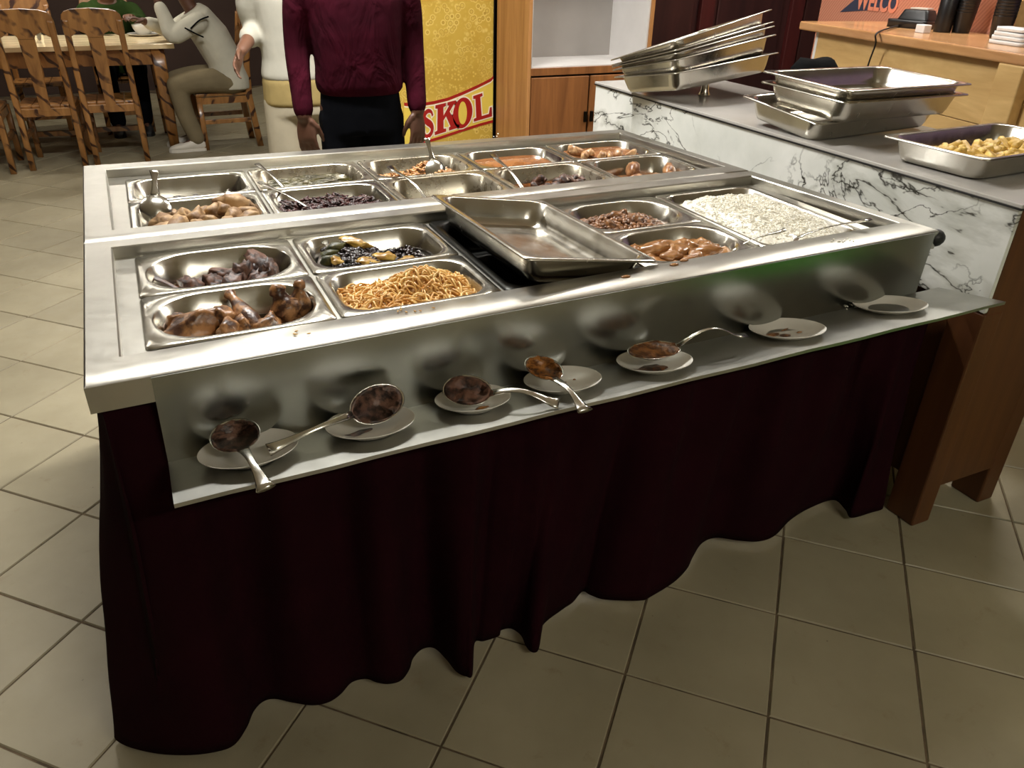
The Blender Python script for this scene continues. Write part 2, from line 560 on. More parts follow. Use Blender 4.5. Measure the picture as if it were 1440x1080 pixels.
# ------------------------------------------------------------------ maroon skirt
HEM = [(172, 1043), (215, 1055), (260, 1058), (300, 1054), (328, 1044), (346, 1019), (355.5, 997), (369, 983), (386, 979), (411, 984), (439, 988), (461, 984), (478, 973), (494, 956), (514, 951), (530.5, 956), (547, 958), (564, 953), (575, 938), (580.5, 922), (594, 909), (611, 908), (628, 924), (642, 941), (655.5, 947.5), (664, 945), (667, 901), (680, 898), (701, 891), (704, 883), (719, 880.5), (733, 890), (740, 905), (747, 913), (755, 913), (759, 902), (763, 876), (791, 853.6), (805, 844), (819, 828.6), (830, 833), (847, 839), (874, 841), (902, 841), (913, 837), (947, 816), (966, 797), (974.5, 780), (987, 761), (1007, 753), (1040, 757), (1068, 758), (1090, 750), (1112, 728), (1140, 711), (1173, 700), (1190, 714), (1198, 725), (1225, 718)]
hem = [px_plane(x, y, z=.03) for x, y in HEM]
left = []
for k in range(14):
    y = 1.42 - k * .098
    left.append(Vector((-.085 + .035 * math.sin(k * 2.1) - .02 * (k / 13), y, .03)))
hem = left + [Vector((-.138, .125, .03))] + hem + [Vector((2.01, .03, .03)), Vector((2.026, .08, .03)), Vector((2.024, .16, .03)), Vector((2.02, .3, .03))]
nl = len(left)
hs = catmull(hem, 6)
acc = [0.0]
for a, b in zip(hs, hs[1:]): acc.append(acc[-1] + (b - a).length)
corner_i = min(range(len(hs)), key=lambda i: (hs[i] - Vector((-.05, .03, .03))).length)
end_i = min(range(len(hs)), key=lambda i: (hs[i] - Vector((2.026, .08, .03))).length)
rows = 26
cols = []
for i, hpt in enumerate(hs):
    s = acc[i]
    if i <= corner_i:
        f = s / acc[corner_i]
        tp = Vector((.004, 1.42 + (.012 - 1.42) * f, .862)); nrm = Vector((-1, 0, 0))
    elif i <= end_i:
        f = (s - acc[corner_i]) / (acc[end_i] - acc[corner_i])
        x = .004 + 2.022 * f
        tp = Vector((x, fy(x) + .016, .862 if x < 1.80 else .69)); nrm = Vector((0, -1, 0))
    else:
        f = (s - acc[end_i]) / (acc[-1] - acc[end_i])
        tp = Vector((2.028, .075 + .25 * f, .69)); nrm = Vector((1, 0, 0))
    # pleats at the top follow the hem folds, weaker
    tp = tp - nrm * (.004 + .004 * math.sin(s * 60))
    col = []
    for k in range(rows + 1):
        t_ = k / rows
        w = t_ ** 1.15
        p = tp.lerp(hpt, w)
        p.z = tp.z + (.022 - tp.z) * t_
        mid = math.sin(math.pi * t_)
        p += nrm * (mid * (.019 * math.sin(s * 26 + 2 * t_) + .007 * noise.noise(Vector((s * 5, t_ * 4, 1)))))
        col.append(p)
    cols.append(col)
m = MB(); R1 = rows + 1
m.add([p for c in cols for p in c], [(i * R1 + k, i * R1 + k + 1, (i + 1) * R1 + k + 1, (i + 1) * R1 + k) for i in range(len(cols) - 1) for k in range(rows)])
sk = m.build('table_skirt', 'tablecloth_maroon', None, solid=.002)
tag(sk, 'dark maroon cloth skirt hanging in folds from the steel buffet to the floor', 'table skirt')


# ------------------------------------------------------------------ gastronorm pans
def pan_mesh(lx, ly, d, r, fl=.018, taper=.010, name='pan'):
    hx, hy = lx / 2, ly / 2; ix, iy = hx - fl, hy - fl; t = .0016
    ro = min(r + .01, iy - .002)
    L = [rrect(ix - .035, iy - .035, max(ro - .03, .012), -d - t),
         rrect(ix - taper - .008 + t, iy - taper - .008 + t, ro - .006, -d + .004 - t),
         rrect(ix - taper + t, iy - taper + t, ro, -d + .02),
         rrect(ix + t, iy + t, ro, -.006),
         rrect(ix + .003, iy + .003, ro, -.0025),
         rrect(hx - .001, hy - .001, .014, -.0025),
         rrect(hx, hy, .014, -.005),
         rrect(hx + .0012, hy + .0012, .015, -.003),
         rrect(hx - .001, hy - .001, .014, 0),
         rrect(ix + .003, iy + .003, ro, 0),
         rrect(ix - .0015, iy - .0015, ro, -.003),
         rrect(ix - taper, iy - taper, ro, -d + .02),
         rrect(ix - taper - .008, iy - taper - .008, ro - .006, -d + .005),
         rrect(ix - .035, iy - .035, max(ro - .03, .012), -d)]
    m = MB(); m.loft(L, True, True, True)
    return m.mesh(name)


panlist = {}
FOODLIFT = {'rice': .0, 'potato': .018, 'chickenbroth': .022, 'broth': .026, 'darkmeat': .034, 'roast': .032, 'noodles': .034, 'redbeans': .03, 'orange': .032, 'mince': .028, 'peanut': .028}
PAN_HALF_F = pan_mesh(PW, .240, .075, .085); PAN_HALF_F2 = pan_mesh(PW, .246, .075, .085)
PAN_P2F = pan_mesh(PW, .240, .075, .045); PAN_P2R = pan_mesh(PW, .246, .075, .045)
PAN_RF = pan_mesh(PW, .264, .075, .045); PAN_RR = pan_mesh(PW, .250, .075, .045)
PAN_FULL = pan_mesh(PW, .490, .075, .035)


def put_pan(key, me, col, yr, label, mat, z=ZD + .0055):
    me2 = me.copy() if len(me.materials) and me.materials[0].name != mat else me
    if me2 is not me: me2.materials.clear()
    o = obj('food_pan', me2, mat, None, loc=(PX[col] + PW / 2, (yr[0] + yr[1]) / 2, z))
    tag(o, label, 'pan', 'steel food pans in the buffet')
    panlist[key] = (PX[col] + PW / 2, (yr[0] + yr[1]) / 2, z + FOODLIFT.get(key, .024), PW / 2 - .030, (yr[1] - yr[0]) / 2 - .030)
    return o


wf, wr = wells['front'], wells['rear']
put_pan('beef', PAN_HALF_F2, 0, wf[1], 'steel pan with rounded ends holding dark braised beef', 'steel_pan')
put_pan('chicken', PAN_HALF_F, 0, wf[0], 'steel pan with rounded ends holding brown chicken pieces', 'steel_pan')
put_pan('beans', PAN_P2R, 1, wf[1], 'steel pan with black beans and yellow plantain slices', 'steel_pan')
put_pan('noodles', PAN_P2F, 1, wf[0], 'steel pan with a heap of orange spaghetti', 'steel_pan')
put_pan('mince', PAN_HALF_F2, 3, wf[1], 'steel pan with brown stewed mince, beside the tilted empty pan', 'steel_pan')
put_pan('peanut', PAN_HALF_F, 3, wf[0], 'steel pan with meat in thick brown peanut sauce', 'steel_pan')
put_pan('rice', PAN_FULL, 4, (.139, .629), 'long steel pan heaped with white rice', 'steel_pan')
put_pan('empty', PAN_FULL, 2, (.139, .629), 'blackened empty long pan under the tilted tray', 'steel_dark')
put_pan('scraps', PAN_RR, 0, wr[1], 'steel pan with dark scraps behind the boiled potatoes', 'steel_pan')
put_pan('potato', PAN_RF, 0, wr[0], 'steel pan filled with boiled potatoes and an upright spoon', 'steel_pan')
put_pan('greens', PAN_RR, 1, wr[1], 'steel pan with dark green soup', 'steel_pan_used')
put_pan('redbeans', PAN_RF, 1, wr[0], 'steel pan with dark red shredded meat', 'steel_pan')
put_pan('orange', PAN_RR, 2, wr[1], 'steel pan with orange cabbage and a standing serving spoon', 'steel_pan_used')
put_pan('dregs', PAN_RF, 2, wr[0], 'nearly empty stained steel pan with a spoon leaning in it', 'steel_pan_used')
put_pan('broth', PAN_RR, 3, wr[1], 'steel pan of plain orange broth', 'steel_pan')
put_pan('darkmeat', PAN_RF, 3, wr[0], 'steel pan with dark meat pieces and splashed walls', 'steel_pan_used')
put_pan('chickenbroth', PAN_RR, 4, wr[1], 'steel pan of orange broth with pale chicken pieces', 'steel_pan')
put_pan('roast', PAN_RF, 4, wr[0], 'steel pan with a few roasted meat pieces beside the white counter', 'steel_pan')

# tilted empty tray over the black pan
TRAY = pan_mesh(.325, .53, .062, .03); TRAY.materials.append(MATS['steel_pan'])
o = obj('empty_tray', TRAY, None, None, loc=(.946, .364, .941)); o.rotation_euler = Euler((math.radians(-1.1), math.radians(8.8), math.radians(.9)), 'XYZ')
tag(o, 'clean empty steel tray lying tilted across the buffet', 'tray')


# ------------------------------------------------------------------ food
two('potato_skin', (120, 88, 54), (182, 148, 104), 22, .6, bump=.3, bscale=60)
two('chicken_brown', (66, 38, 22), (172, 124, 80), 34, .32, bump=.4, bscale=70)
two('beef_dark', (40, 22, 15), (104, 70, 54), 40, .5, bump=.4, bscale=90)
two('stew_brown', (84, 52, 28), (144, 98, 58), 60, .28, bump=.4, bscale=120)
two('peanut_sauce', (136, 92, 54), (168, 122, 76), 22, .2, bump=.1)
two('broth_orange', (122, 74, 40), (148, 98, 58), 14, .1, bump=.03)
two('pale_meat', (150, 108, 70), (204, 164, 118), 30, .35, bump=.2)
two('roast_meat', (112, 70, 42), (174, 126, 82), 34, .35, bump=.3)
two('green_soup', (24, 24, 8), (56, 52, 18), 30, .18, bump=.2)
two('scrap_dark', (22, 14, 10), (58, 38, 26), 50, .5, bump=.5)
two('red_shreds', (34, 12, 12), (78, 36, 32), 70, .4, bump=.6)
two('black_bean', (16, 9, 10), (42, 24, 22), 80, .3)
two('plantain', (150, 110, 40), (196, 158, 74), 30, .35, bump=.2)
two('spinach', (40, 44, 14), (84, 80, 26), 40, .5, bump=.4)
two('cabbage_orange', (146, 96, 50), (200, 148, 88), 60, .35, bump=.3)
two('spaghetti', (216, 162, 88), (246, 208, 136), 24, .42)
two('rice_grain', (228, 222, 204), (248, 245, 234), 120, .6)
two('chips_yellow', (186, 148, 64), (226, 192, 104), 30, .5, bump=.15)
two('brown_sauce', (52, 26, 10), (110, 62, 24), 60, .2, bump=.3)
two('orange_sauce', (96, 56, 22), (160, 104, 48), 70, .25, bump=.4)
two('choc_sauce', (42, 26, 19), (112, 82, 68), 60, .35, bump=.5)


def fill(key, name, label, mat, z, amp=.004, freq=25, tilt=(0, 0), heap=None, kind='stuff', n=28, seed=0, grow=0.0):
    cx, cy, pz, hx, hy = panlist[key]
    hx += grow; hy += grow
    m = MB(); vs_ = []; fs = []
    for i in range(n + 1):
        for j in range(n + 1):
            u = -1 + 2 * i / n; v = -1 + 2 * j / n
            # squircle mapping keeps the corners rounded
            k = 1 - .14 * (abs(u) * abs(v)) ** 1.5
            x = u * hx * k; y = v * hy * k
            h = amp * noise.fractal(Vector((x * freq, y * freq, seed)), 1.0, 2.0, 3)
            if heap: h += heap(u, v)
            h += tilt[0] * u + tilt[1] * v
            e = max(abs(u), abs(v))
            vs_.append((x, y, z + h - (.012 if e > .999 else 0)))
    for i in range(n):
        for j in range(n):
            a = i * (n + 1) + j; fs.append((a, a + n + 1, a + n + 2, a + 1))
    m.add(vs_, fs)
    o = m.build(name, mat, None, loc=(cx, cy, pz))
    tag(o, label, 'food', None, kind); return o


def lump(seed, r, rough=.22, freq=2.2, sub=2, cuts=4):
    bm = bmesh.new(); bmesh.ops.create_icosphere(bm, subdivisions=sub, radius=1)
    rc = random.Random(seed * 13 + 1)
    for _ in range(cuts):
        nv = Vector((rc.gauss(0, 1), rc.gauss(0, 1), rc.gauss(0, 1))).normalized(); dd = rc.uniform(.45, .8)
        for v in bm.verts:
            e = v.co.dot(nv) - dd
            if e > 0: v.co -= nv * e * .9
    for v in bm.verts:
        d = 1 + rough * noise.fractal(v.co * freq + Vector((seed * 7.3, seed * 3.1, seed)), 1, 2, 3)
        v.co = Vector((v.co.x * r[0], v.co.y * r[1], v.co.z * r[2])) * d
    me = bpy.data.meshes.new('lump'); bm.to_mesh(me); bm.free()
    me.polygons.foreach_set('use_smooth', [True] * len(me.polygons)); return me


def pieces(name, label, group, mat, spots, sizes, nvar=4, rough=.22, freq=2.0, seed=0, cat='food', sub=2):
    r = random.Random(seed)
    var = []
    for k in range(nvar):
        me = lump(seed + k, sizes[k % len(sizes)], rough, freq, sub); me.name = name; me.materials.append(MATS[mat]); var.append(me)
    out = []
    for i, (x, y, z, *rest_) in enumerate(spots):
        sc = rest_[0] if rest_ else 1.0
        o = bpy.data.objects.new(name, var[i % nvar]); COL.objects.link(o)
        o.location = (x, y, z); o.scale = (sc, sc, sc)
        o.rotation_euler = (r.uniform(-.4, .4), r.uniform(-.4, .4), r.uniform(0, 6.28))
        tag(o, label, cat, group); out.append(o)
    return out


def inpan(key, u, v, dz):
    cx, cy, pz, hx, hy = panlist[key]; return (cx + u * hx, cy + v * hy, pz + dz)


def grains(mb, n, key, r, zf, seed, umin=-1, umax=1, vmin=-1, vmax=1, seg=(6, 4), flat=1.0):
    rg = random.Random(seed); cx, cy, pz, hx, hy = panlist[key]
    tpl = MB(); tpl.ellip((0, 0, 0), r, seg[0], seg[1])
    tv = [Vector(v) for v in tpl.v]
    for _ in range(n):
        u = rg.uniform(umin, umax); v = rg.uniform(vmin, vmax)
        k = 1 - .14 * (abs(u) * abs(v)) ** 1.5
        rot = Euler((rg.uniform(-.6, .6) * flat, rg.uniform(-.6, .6) * flat, rg.uniform(0, 6.28))).to_matrix()
        c = Vector((u * hx * k, v * hy * k, zf(u, v) + rg.uniform(0, .003)))
        sc = rg.uniform(.8, 1.2)
        mb.add([c + rot @ (p * sc) for p in tv], tpl.f)


# potatoes
fill('potato', 'potato_juice', 'thin brown juice under the boiled potatoes', 'stew_brown', -.075, .003)
sp = []
rr = random.Random(5)
for (u, v, dz, sc) in [(.62, .45, -.022, 1.15), (.86, -.1, -.034, 1.0), (.30, .10, -.03, .95), (-.10, -.25, -.028, 1.05), (.55, -.45, -.03, .95), (.15, -.65, -.03, .8), (-.45, -.6, -.032, 1.0), (-.72, -.75, -.034, .85),
                      (.80, -.72, -.036, .9), (-.28, .35, -.04, .95), (.05, .65, -.045, .9), (-.1, -.8, -.03, .7), (-.55, .1, -.045, .95), (.45, -.85, -.034, .75), (.9, .62, -.045, .9), (.42, -.15, -.018, .8), (-.4, .75, -.05, .9), (-.75, .5, -.05, .9)]:
    sp.append((*inpan('potato', u, v, dz), sc))
pieces('boiled_potato', 'peeled brown boiled potato in the pan with the upright spoon', 'boiled potatoes', 'potato_skin', sp, [(.044, .028, .026), (.034, .03, .024), (.046, .024, .026), (.030, .028, .026), (.04, .03, .02), (.036, .022, .028)], 6, .26, 1.7, 11, 'potato', 3)
fill('scraps', 'stew_scraps', 'dark stew scraps at the bottom of the pan behind the potatoes', 'scrap_dark', -.078, .012, 40)
# greens, shreds, cabbage, dregs, broths
fill('greens', 'green_soup', 'dark green leaf soup with an oily sheen', 'green_soup', -.048, .003, 60)
zf = lambda u, v: -.058 + .018 * noise.noise(Vector((u * 2, v * 2, 3)))
m = MB(); grains(m, 900, 'redbeans', (.010, .004, .003), lambda u, v: zf(u, v), 21)
cx, cy, pz, hx, hy = panlist['redbeans']
o = m.build('shredded_meat', 'red_shreds', None, loc=(cx, cy, pz)); tag(o, 'dark red shredded meat piled in a steel pan', 'food', None, 'stuff')
fill('redbeans', 'meat_gravy', 'dark gravy under the shredded red meat', 'red_shreds', -.066, .004)
fill('orange', 'cabbage_gravy', 'orange oily gravy around the stewed cabbage', 'orange_sauce', -.080, .004)
m = MB(); grains(m, 420, 'orange', (.011, .006, .003), lambda u, v: -.076 + .030 * max(0, 1 - abs(u - .45) * 1.6) * (1 if v > -.6 else .6), 22)
cx, cy, pz, hx, hy = panlist['orange']
o = m.build('stewed_cabbage', 'cabbage_orange', None, loc=(cx, cy, pz)); tag(o, 'orange stewed cabbage left around the standing spoon', 'food', None, 'stuff')
fill('dregs', 'sauce_dregs', 'thin brown dregs in the nearly empty stained pan', 'brown_sauce', -.078, .004, 40)
fill('broth', 'orange_broth', 'smooth orange broth in a steel pan', 'broth_orange', -.045, .0006, 12)
fill('chickenbroth', 'chicken_broth', 'orange broth around pale chicken pieces', 'broth_orange', -.036, .0006, 12)
sp = [(*inpan('chickenbroth', u, v, dz), sc) for u, v, dz, sc in [(-.75, .1, -.022, 1.1), (-.55, -.35, -.024, 1.0), (-.35, -.75, -.026, .9), (-.75, -.6, -.026, .8), (.25, -.55, -.026, .9), (.55, -.7, -.028, .7), (-.1, -.75, -.028, .7)]]
pieces('broth_chicken', 'pale stewed chicken piece standing out of the orange broth', 'chicken pieces in broth', 'pale_meat', sp, [(.034, .02, .022), (.026, .024, .018)], 3, .3, 2.2, 31, 'chicken')
fill('darkmeat', 'dark_gravy', 'almost black gravy under the dark meat pieces', 'brown_sauce', -.078, .004)
sp = [(*inpan('darkmeat', rr.uniform(-.35, .95), rr.uniform(-.85, .6), -.066 + rr.uniform(0, .012)), rr.uniform(.7, 1.2)) for _ in range(22)]
pieces('dark_meat', 'small dark braised meat piece in the splashed pan', 'dark meat pieces', 'beef_dark', sp, [(.024, .016, .012), (.018, .018, .013), (.028, .013, .012)], 3, .35, 2.5, 41, 'meat')
fill('roast', 'roast_juices', 'brown juices under the roasted meat', 'stew_brown', -.082, .003)
sp = [(*inpan('roast', u, v, dz), sc) for u, v, dz, sc in [(-.1, .35, -.052, 1.25), (-.35, -.35, -.060, 1.0), (.1, -.45, -.058, 1.0), (.75, .0, -.055, 1.0), (.55, -.5, -.060, .9), (-.6, -.65, -.062, .9), (.3, -.7, -.060, .8), (.85, -.45, -.06, .7)]]
pieces('roasted_meat', 'roasted brown meat piece in the pan by the white counter', 'roasted meat pieces', 'roast_meat', sp, [(.046, .02, .022), (.036, .024, .02), (.03, .026, .018)], 3, .28, 2.2, 51, 'meat')
# beef
fill('beef', 'beef_gravy', 'dark gravy under the braised beef', 'brown_sauce', -.082, .003)
sp = [(*inpan('beef', u, v, dz), sc) for u, v, dz, sc in [(-.50, -.35, -.060, 1.0), (-.08, -.25, -.056, 1.05), (.10, .05, -.05, .95), (.28, -.2, -.05, 1.1), (.12, -.5, -.055, .9), (.45, .0, -.045, .9), (.62, .15, -.036, 1.25), (.70, -.3, -.050, 1.0), (.5, -.5, -.055, .9), (-.25, -.55, -.06, .8), (-.35, .15, -.065, .8)]]
pieces('braised_beef', 'shredded dark brown braised beef chunk', 'braised beef chunks', 'beef_dark', sp, [(.040, .026, .026), (.034, .030, .024), (.044, .022, .022), (.03, .028, .03)], 4, .5, 2.6, 61, 'beef', 3)
# chicken pieces: drumstick-like and joint-like bodies
fill('chicken', 'chicken_gravy', 'oily brown gravy under the chicken pieces', 'brown_sauce', -.080, .003)
sp = [(*inpan('chicken', u, v, dz), sc) for u, v, dz, sc in [(-.62, -.25, -.048, 1.35), (-.40, .1, -.046, 1.0), (-.22, .0, -.044, 1.0), (-.2, -.5, -.05, 1.0), (.02, -.4, -.05, .8), (.30, -.6, -.055, .85), (.45, -.4, -.05, .7), (-.75, .25, -.055, .9)]]
pieces('chicken_piece', 'brown glazed chicken joint in the round-ended pan', 'chicken joints', 'chicken_brown', sp, [(.048, .028, .028), (.034, .03, .03), (.028, .036, .03)], 3, .34, 1.7, 71, 'chicken', 3)


def drumstick(p0, p1, r, label):
    p0, p1 = Vector(p0), Vector(p1); m = MB()
    m.tube([p0, p0.lerp(p1, .2), p0.lerp(p1, .45), p0.lerp(p1, .7), p0.lerp(p1, .88), p1], [r * .7, r, r * .9, r * .55, r * .38, r * .5], 14, roundcap=True)
    for v in range(len(m.v)):
        q = Vector(m.v[v]); q += Vector((1, 1, 1)) * .003 * noise.noise(q * 60); m.v[v] = tuple(q)
    o = m.build('chicken_drumstick', 'chicken_brown', None); tag(o, label, 'chicken')


drumstick(inpan('chicken', .18, -.55, -.05), inpan('chicken', -.02, .75, -.022), .022, 'slim brown chicken drumstick leaning up against the pan wall')
drumstick(inpan('chicken', .70, -.05, -.055), inpan('chicken', .60, .15, -.008), .034, 'thick brown chicken leg standing upright at the end of the pan')
drumstick(inpan('chicken', .86, .1, -.055), inpan('chicken', .92, .2, -.004), .026, 'brown chicken leg end standing beside the thick upright leg')
# beans with plantain
bz = lambda u, v: -.068 + .034 * max(0, 1 - (u + .45) ** 2 * 2.2) + .006 * noise.noise(Vector((u * 4, v * 4, 0)))
fill('beans', 'bean_sauce', 'black bean sauce at the bottom of the pan', 'scrap_dark', -.070, .002, heap=lambda u, v: bz(u, v) + .066)
m = MB(); grains(m, 520, 'beans', (.0075, .005, .0045), lambda u, v: bz(u, v) + .002, 23, -.85, .2, -.9, .7, (8, 5)); grains(m, 120, 'beans', (.0075, .005, .0045), bz, 24, .2, .9, -.9, .9, (8, 5))
cx, cy, pz, hx, hy = panlist['beans']
o = m.build('black_beans', 'black_bean', None, loc=(cx, cy, pz)); tag(o, 'glossy black beans heaped in a steel pan', 'beans', None, 'stuff')
for k, (u, v, dz, L, a) in enumerate([(-.3, .35, -.020, .075, -.5), (-.25, -.75, -.034, .06, .2), (.12, -.5, -.038, .07, .3), (.5, -.6, -.05, .06, .1), (-.75, -.55, -.03, .04, 1.0)]):
    me = lump(80 + k, (L / 2, .017, .009), .45, 1.8, 3, 6); me.materials.append(MATS['plantain'])
    o = obj('plantain_slice', me, None, None, loc=inpan('beans', u, v, dz)); o.rotation_euler = (.35, .15, a)
    tag(o, 'yellow fried plantain slice lying on the black beans', 'plantain', 'plantain slices')
for k, (u, v, dz) in enumerate([(-.62, .25, -.022), (-.78, 0, -.03), (-.8, -.3, -.034)]):
    me = lump(90 + k, (.022, .014, .012), .5, 2.5); me.materials.append(MATS['spinach'])
    o = obj('leafy_clump', me, None, None, loc=inpan('beans', u, v, dz)); tag(o, 'dull green leafy clump among the black beans', 'vegetable', 'leafy clumps')
# spaghetti
rg = random.Random(9); cx, cy, pz, hx, hy = panlist['noodles']
nz = lambda x, y: -.072 + .046 * math.exp(-(((x - .035) / .075) ** 2 + ((y - .01) / .055) ** 2)) + .018 * math.exp(-(((x + .08) / .05) ** 2 + ((y + .03) / .05) ** 2)) + .006
m = MB()
for k in range(230):
    x = rg.uniform(-hx * .92, hx * .88); y = rg.uniform(-hy * .95, hy * .85); a = rg.uniform(0, 6.28); curv = rg.uniform(-70, 70)
    pts = []; lift = rg.uniform(-.003, .011)
    for q in range(14):
        xx = max(-hx * .97, min(hx * .95, x)); yy = max(-hy * .97, min(hy * .92, y))
        pts.append((xx, yy, nz(xx, yy) + lift + .005 * math.sin(q * .9 + k)))
        x += math.cos(a) * .0075; y += math.sin(a) * .0075; a += curv * .0075; curv += rg.uniform(-14, 14)
    m.tube(pts, .0021, 6)
o = m.build('spaghetti_heap', 'spaghetti', None, loc=(cx, cy, pz)); tag(o, 'heap of thin orange spaghetti strands', 'spaghetti', None, 'stuff')
fill('noodles', 'noodle_base', 'packed spaghetti beneath the loose strands', 'spaghetti', -.004, .002, 60, heap=lambda u, v: nz(u * hx, v * hy) - .0)
# mince and peanut stew
mz = lambda u, v: -.066 + .030 * math.exp(-((u + .05) ** 2 * 2.2 + (v + .1) ** 2 * 1.5))
fill('mince', 'stewed_mince_base', 'brown gravy under the stewed mince', 'stew_brown', 0, .004, 60, heap=mz)
m = MB(); grains(m, 500, 'mince', (.008, .006, .005), lambda u, v: mz(u, v) + .003, 25, -.75, .75, -.9, .8, (7, 5))
cx, cy, pz, hx, hy = panlist['mince']
o = m.build('stewed_mince', 'stew_brown', None, loc=(cx, cy, pz)); tag(o, 'lumpy brown stewed mince mounded in a pan', 'food', None, 'stuff')
sp = [(*inpan('mince', u, v, mz(u, v) + .008), s) for u, v, s in [(-.25, .05, 1.0), (.1, .3, 1.1), (-.45, -.35, .9), (.3, -.1, .8), (.05, -.4, .9)]]
pieces('stewed_chunk', 'brown meat chunk on top of the stewed mince', 'chunks in the mince', 'stew_brown', sp, [(.024, .014, .012), (.018, .016, .012)], 2, .35, 2.4, 101, 'meat')
fill('peanut', 'peanut_sauce', 'thick brown peanut sauce with lumps of meat', 'peanut_sauce', -.050, .012, 22)
sp = [(*inpan('peanut', u, v, -.046), s) for u, v, s in [(-.4, .2, 1.1), (0, -.1, 1.2), (.3, .1, 1.0), (.45, -.35, 1.0), (.1, -.6, .9), (-.15, -.75, .8), (.6, .0, .8), (-.3, -.35, .9)]]
pieces('sauced_meat', 'lump of meat coated in brown peanut sauce', 'meat lumps in peanut sauce', 'peanut_sauce', sp, [(.036, .022, .016), (.03, .024, .015)], 3, .35, 2.2, 111, 'meat', 3)
# rice
rz = lambda u, v: -.032 + .050 * math.exp(-((u * .85) ** 4 + ((v + .02) * 1.0) ** 4)) + .007 * noise.fractal(Vector((u * 4, v * 6, 5)), 1, 2, 3)
fill('rice', 'rice_mound', 'mound of white rice', 'rice_grain', -.004, .002, 90, heap=rz, n=60, grow=.008)
m = MB(); grains(m, 6500, 'rice', (.0042, .0015, .0013), lambda u, v: rz(u, v) - .003, 26, -1.02, 1.02, -1.02, 1.02, (5, 3))
cx, cy, pz, hx, hy = panlist['rice']
o = m.build('loose_rice', 'rice_grain', None, loc=(cx, cy, pz)); tag(o, 'loose grains of white rice covering the mound', 'rice', None, 'stuff')

# ------------------------------------------------------------------ spoons
def spoon(label, bowl, tip, br=(.042, .034), depth=.016, hw=.0075, up=(0, 0, 1), residue=None, arch=.012, roll=0.0, hl=None, group=None, mat='steel_spoon', endw=1.5, name='serving_spoon'):
    bowl, tip = Vector(bowl), Vector(tip)
    xd = (tip - bowl); L = xd.length; xd.normalize()
    zd = Vector(up) - xd * Vector(up).dot(xd); zd.normalize(); yd = zd.cross(xd)
    if roll:
        R = Matrix.Rotation(roll, 3, xd); zd = R @ zd; yd = R @ yd
    root = thing(name, label, 'spoon', bowl, 0, group)
    root.matrix_world = Matrix((( xd.x, yd.x, zd.x, bowl.x), (xd.y, yd.y, zd.y, bowl.y), (xd.z, yd.z, zd.z, bowl.z), (0, 0, 0, 1)))
    def dish(scale, off, lift=0):
        rings = [[Vector((br[0] * scale * t_ * math.cos(a), br[1] * scale * t_ * math.sin(a), -depth * (1 - t_ ** 2) * scale + off)) for a in [2 * math.pi * k / 24 for k in range(24)]] for t_ in (.02, .25, .5, .7, .85, .95, 1.0)]
        return rings
    m = MB(); ins = dish(1.0, 0); outs = dish(1.0, -.0016)
    m.loft(list(reversed(outs)) + [[p * 1 for p in r_] for r_ in []] + [], True, False) if False else None
    m.loft(list(ins) + list(reversed(outs)), True, True)
    m.build('bowl', mat, root)
    m = MB(); pts = []; rad = []
    x0 = br[0] * .93
    for k in range(11):
        t_ = k / 10
        pts.append((x0 + (L - x0) * t_, 0, arch * math.sin(math.pi * min(1, t_ * 1.15)) * (1 if t_ < .9 else .8) - .0008))
        rad.append(hw * (1.15 - .55 * math.sin(math.pi * t_)) * (1 + (endw - 1) * t_ ** 2))
    m.tube(pts, rad, 10, .28)
    m.build('handle', mat, root)
    if residue:
        rmat, amt = residue
        m = MB()
        n = 28
        rings = []
        for t_ in (.02, .18, .32, .46, .6, .72, .82, .9):
            rings.append([Vector((br[0] * t_ * math.cos(a), br[1] * t_ * math.sin(a), -depth * (1 - t_ ** 2) + .0025 + amt * (1 - t_) + .0075 * noise.fractal(Vector((math.cos(a) * t_ * 3.2, math.sin(a) * t_ * 3.2, L * 9)), 1, 2, 3))) for a in [2 * math.pi * k / n for k in range(n)]])
        rings.append([Vector((br[0] * .95 * math.cos(a), br[1] * .95 * math.sin(a), -depth * (1 - .95 ** 2) - .0006)) for a in [2 * math.pi * k / n for k in range(n)]])
        m.loft(rings, True, True); m.build('food_residue', rmat, root)
    return root


def plate(label, px, py, r, mat='porcelain', smear=None):
    # resting on the sloping ledge
    c = px_plane(px, py, z=.77); y = c.y; z = ledge_z(y)
    root = thing('saucer', label, 'plate', (c.x, y, z + .0005), 0, 'white saucers on the ledge')
    root.rotation_euler = (-math.atan2(.032, .165), 0, 0)
    m = MB()
    m.lathe([(r * .02, .004), (r * .5, .004), (r * .56, .006), (r * .75, .010), (r * .93, .0165), (r * .985, .0195), (r, .0200), (r * .99, .0180), (r * .8, .0105), (r * .6, .004), (r * .56, .0005), (r * .5, 0), (r * .48, .002), (r * .02, .002)], 48)
    m.build('dish', mat, root)
    if smear:
        for k, (sx, sy, rx, ry, a, rm) in enumerate(smear):
            n = 18; mm = MB()
            rot = Matrix.Rotation(a, 3, 'Z')
            def zz(p):
                q = p.length / r
                return .0040 + .0012 if q < .52 else .0052 + (q - .52) / .45 * .0118
            loop = []
            for i in range(n):
                ang = 2 * math.pi * i / n
                k_ = 1 + .4 * noise.noise(Vector((math.cos(ang) * 2, math.sin(ang) * 2, k + px)))
                p = Vector((sx * r, sy * r, 0)) + rot @ Vector((rx * r * k_ * math.cos(ang), ry * r * k_ * math.sin(ang), 0)); loop.append(p)
            c0 = Vector((sx * r, sy * r, 0))
            L = []
            for f in (1.0, .8, .4, .05):
                L.append([Vector((*(c0.lerp(p, f)).xy, zz(c0.lerp(p, f)) + (.0018 * (1 - f) + (.0006 if f < 1 else 0)))) for p in loop])
            mm.loft(L, False, True); mm.build('sauce_smear', rm, root)
    return root


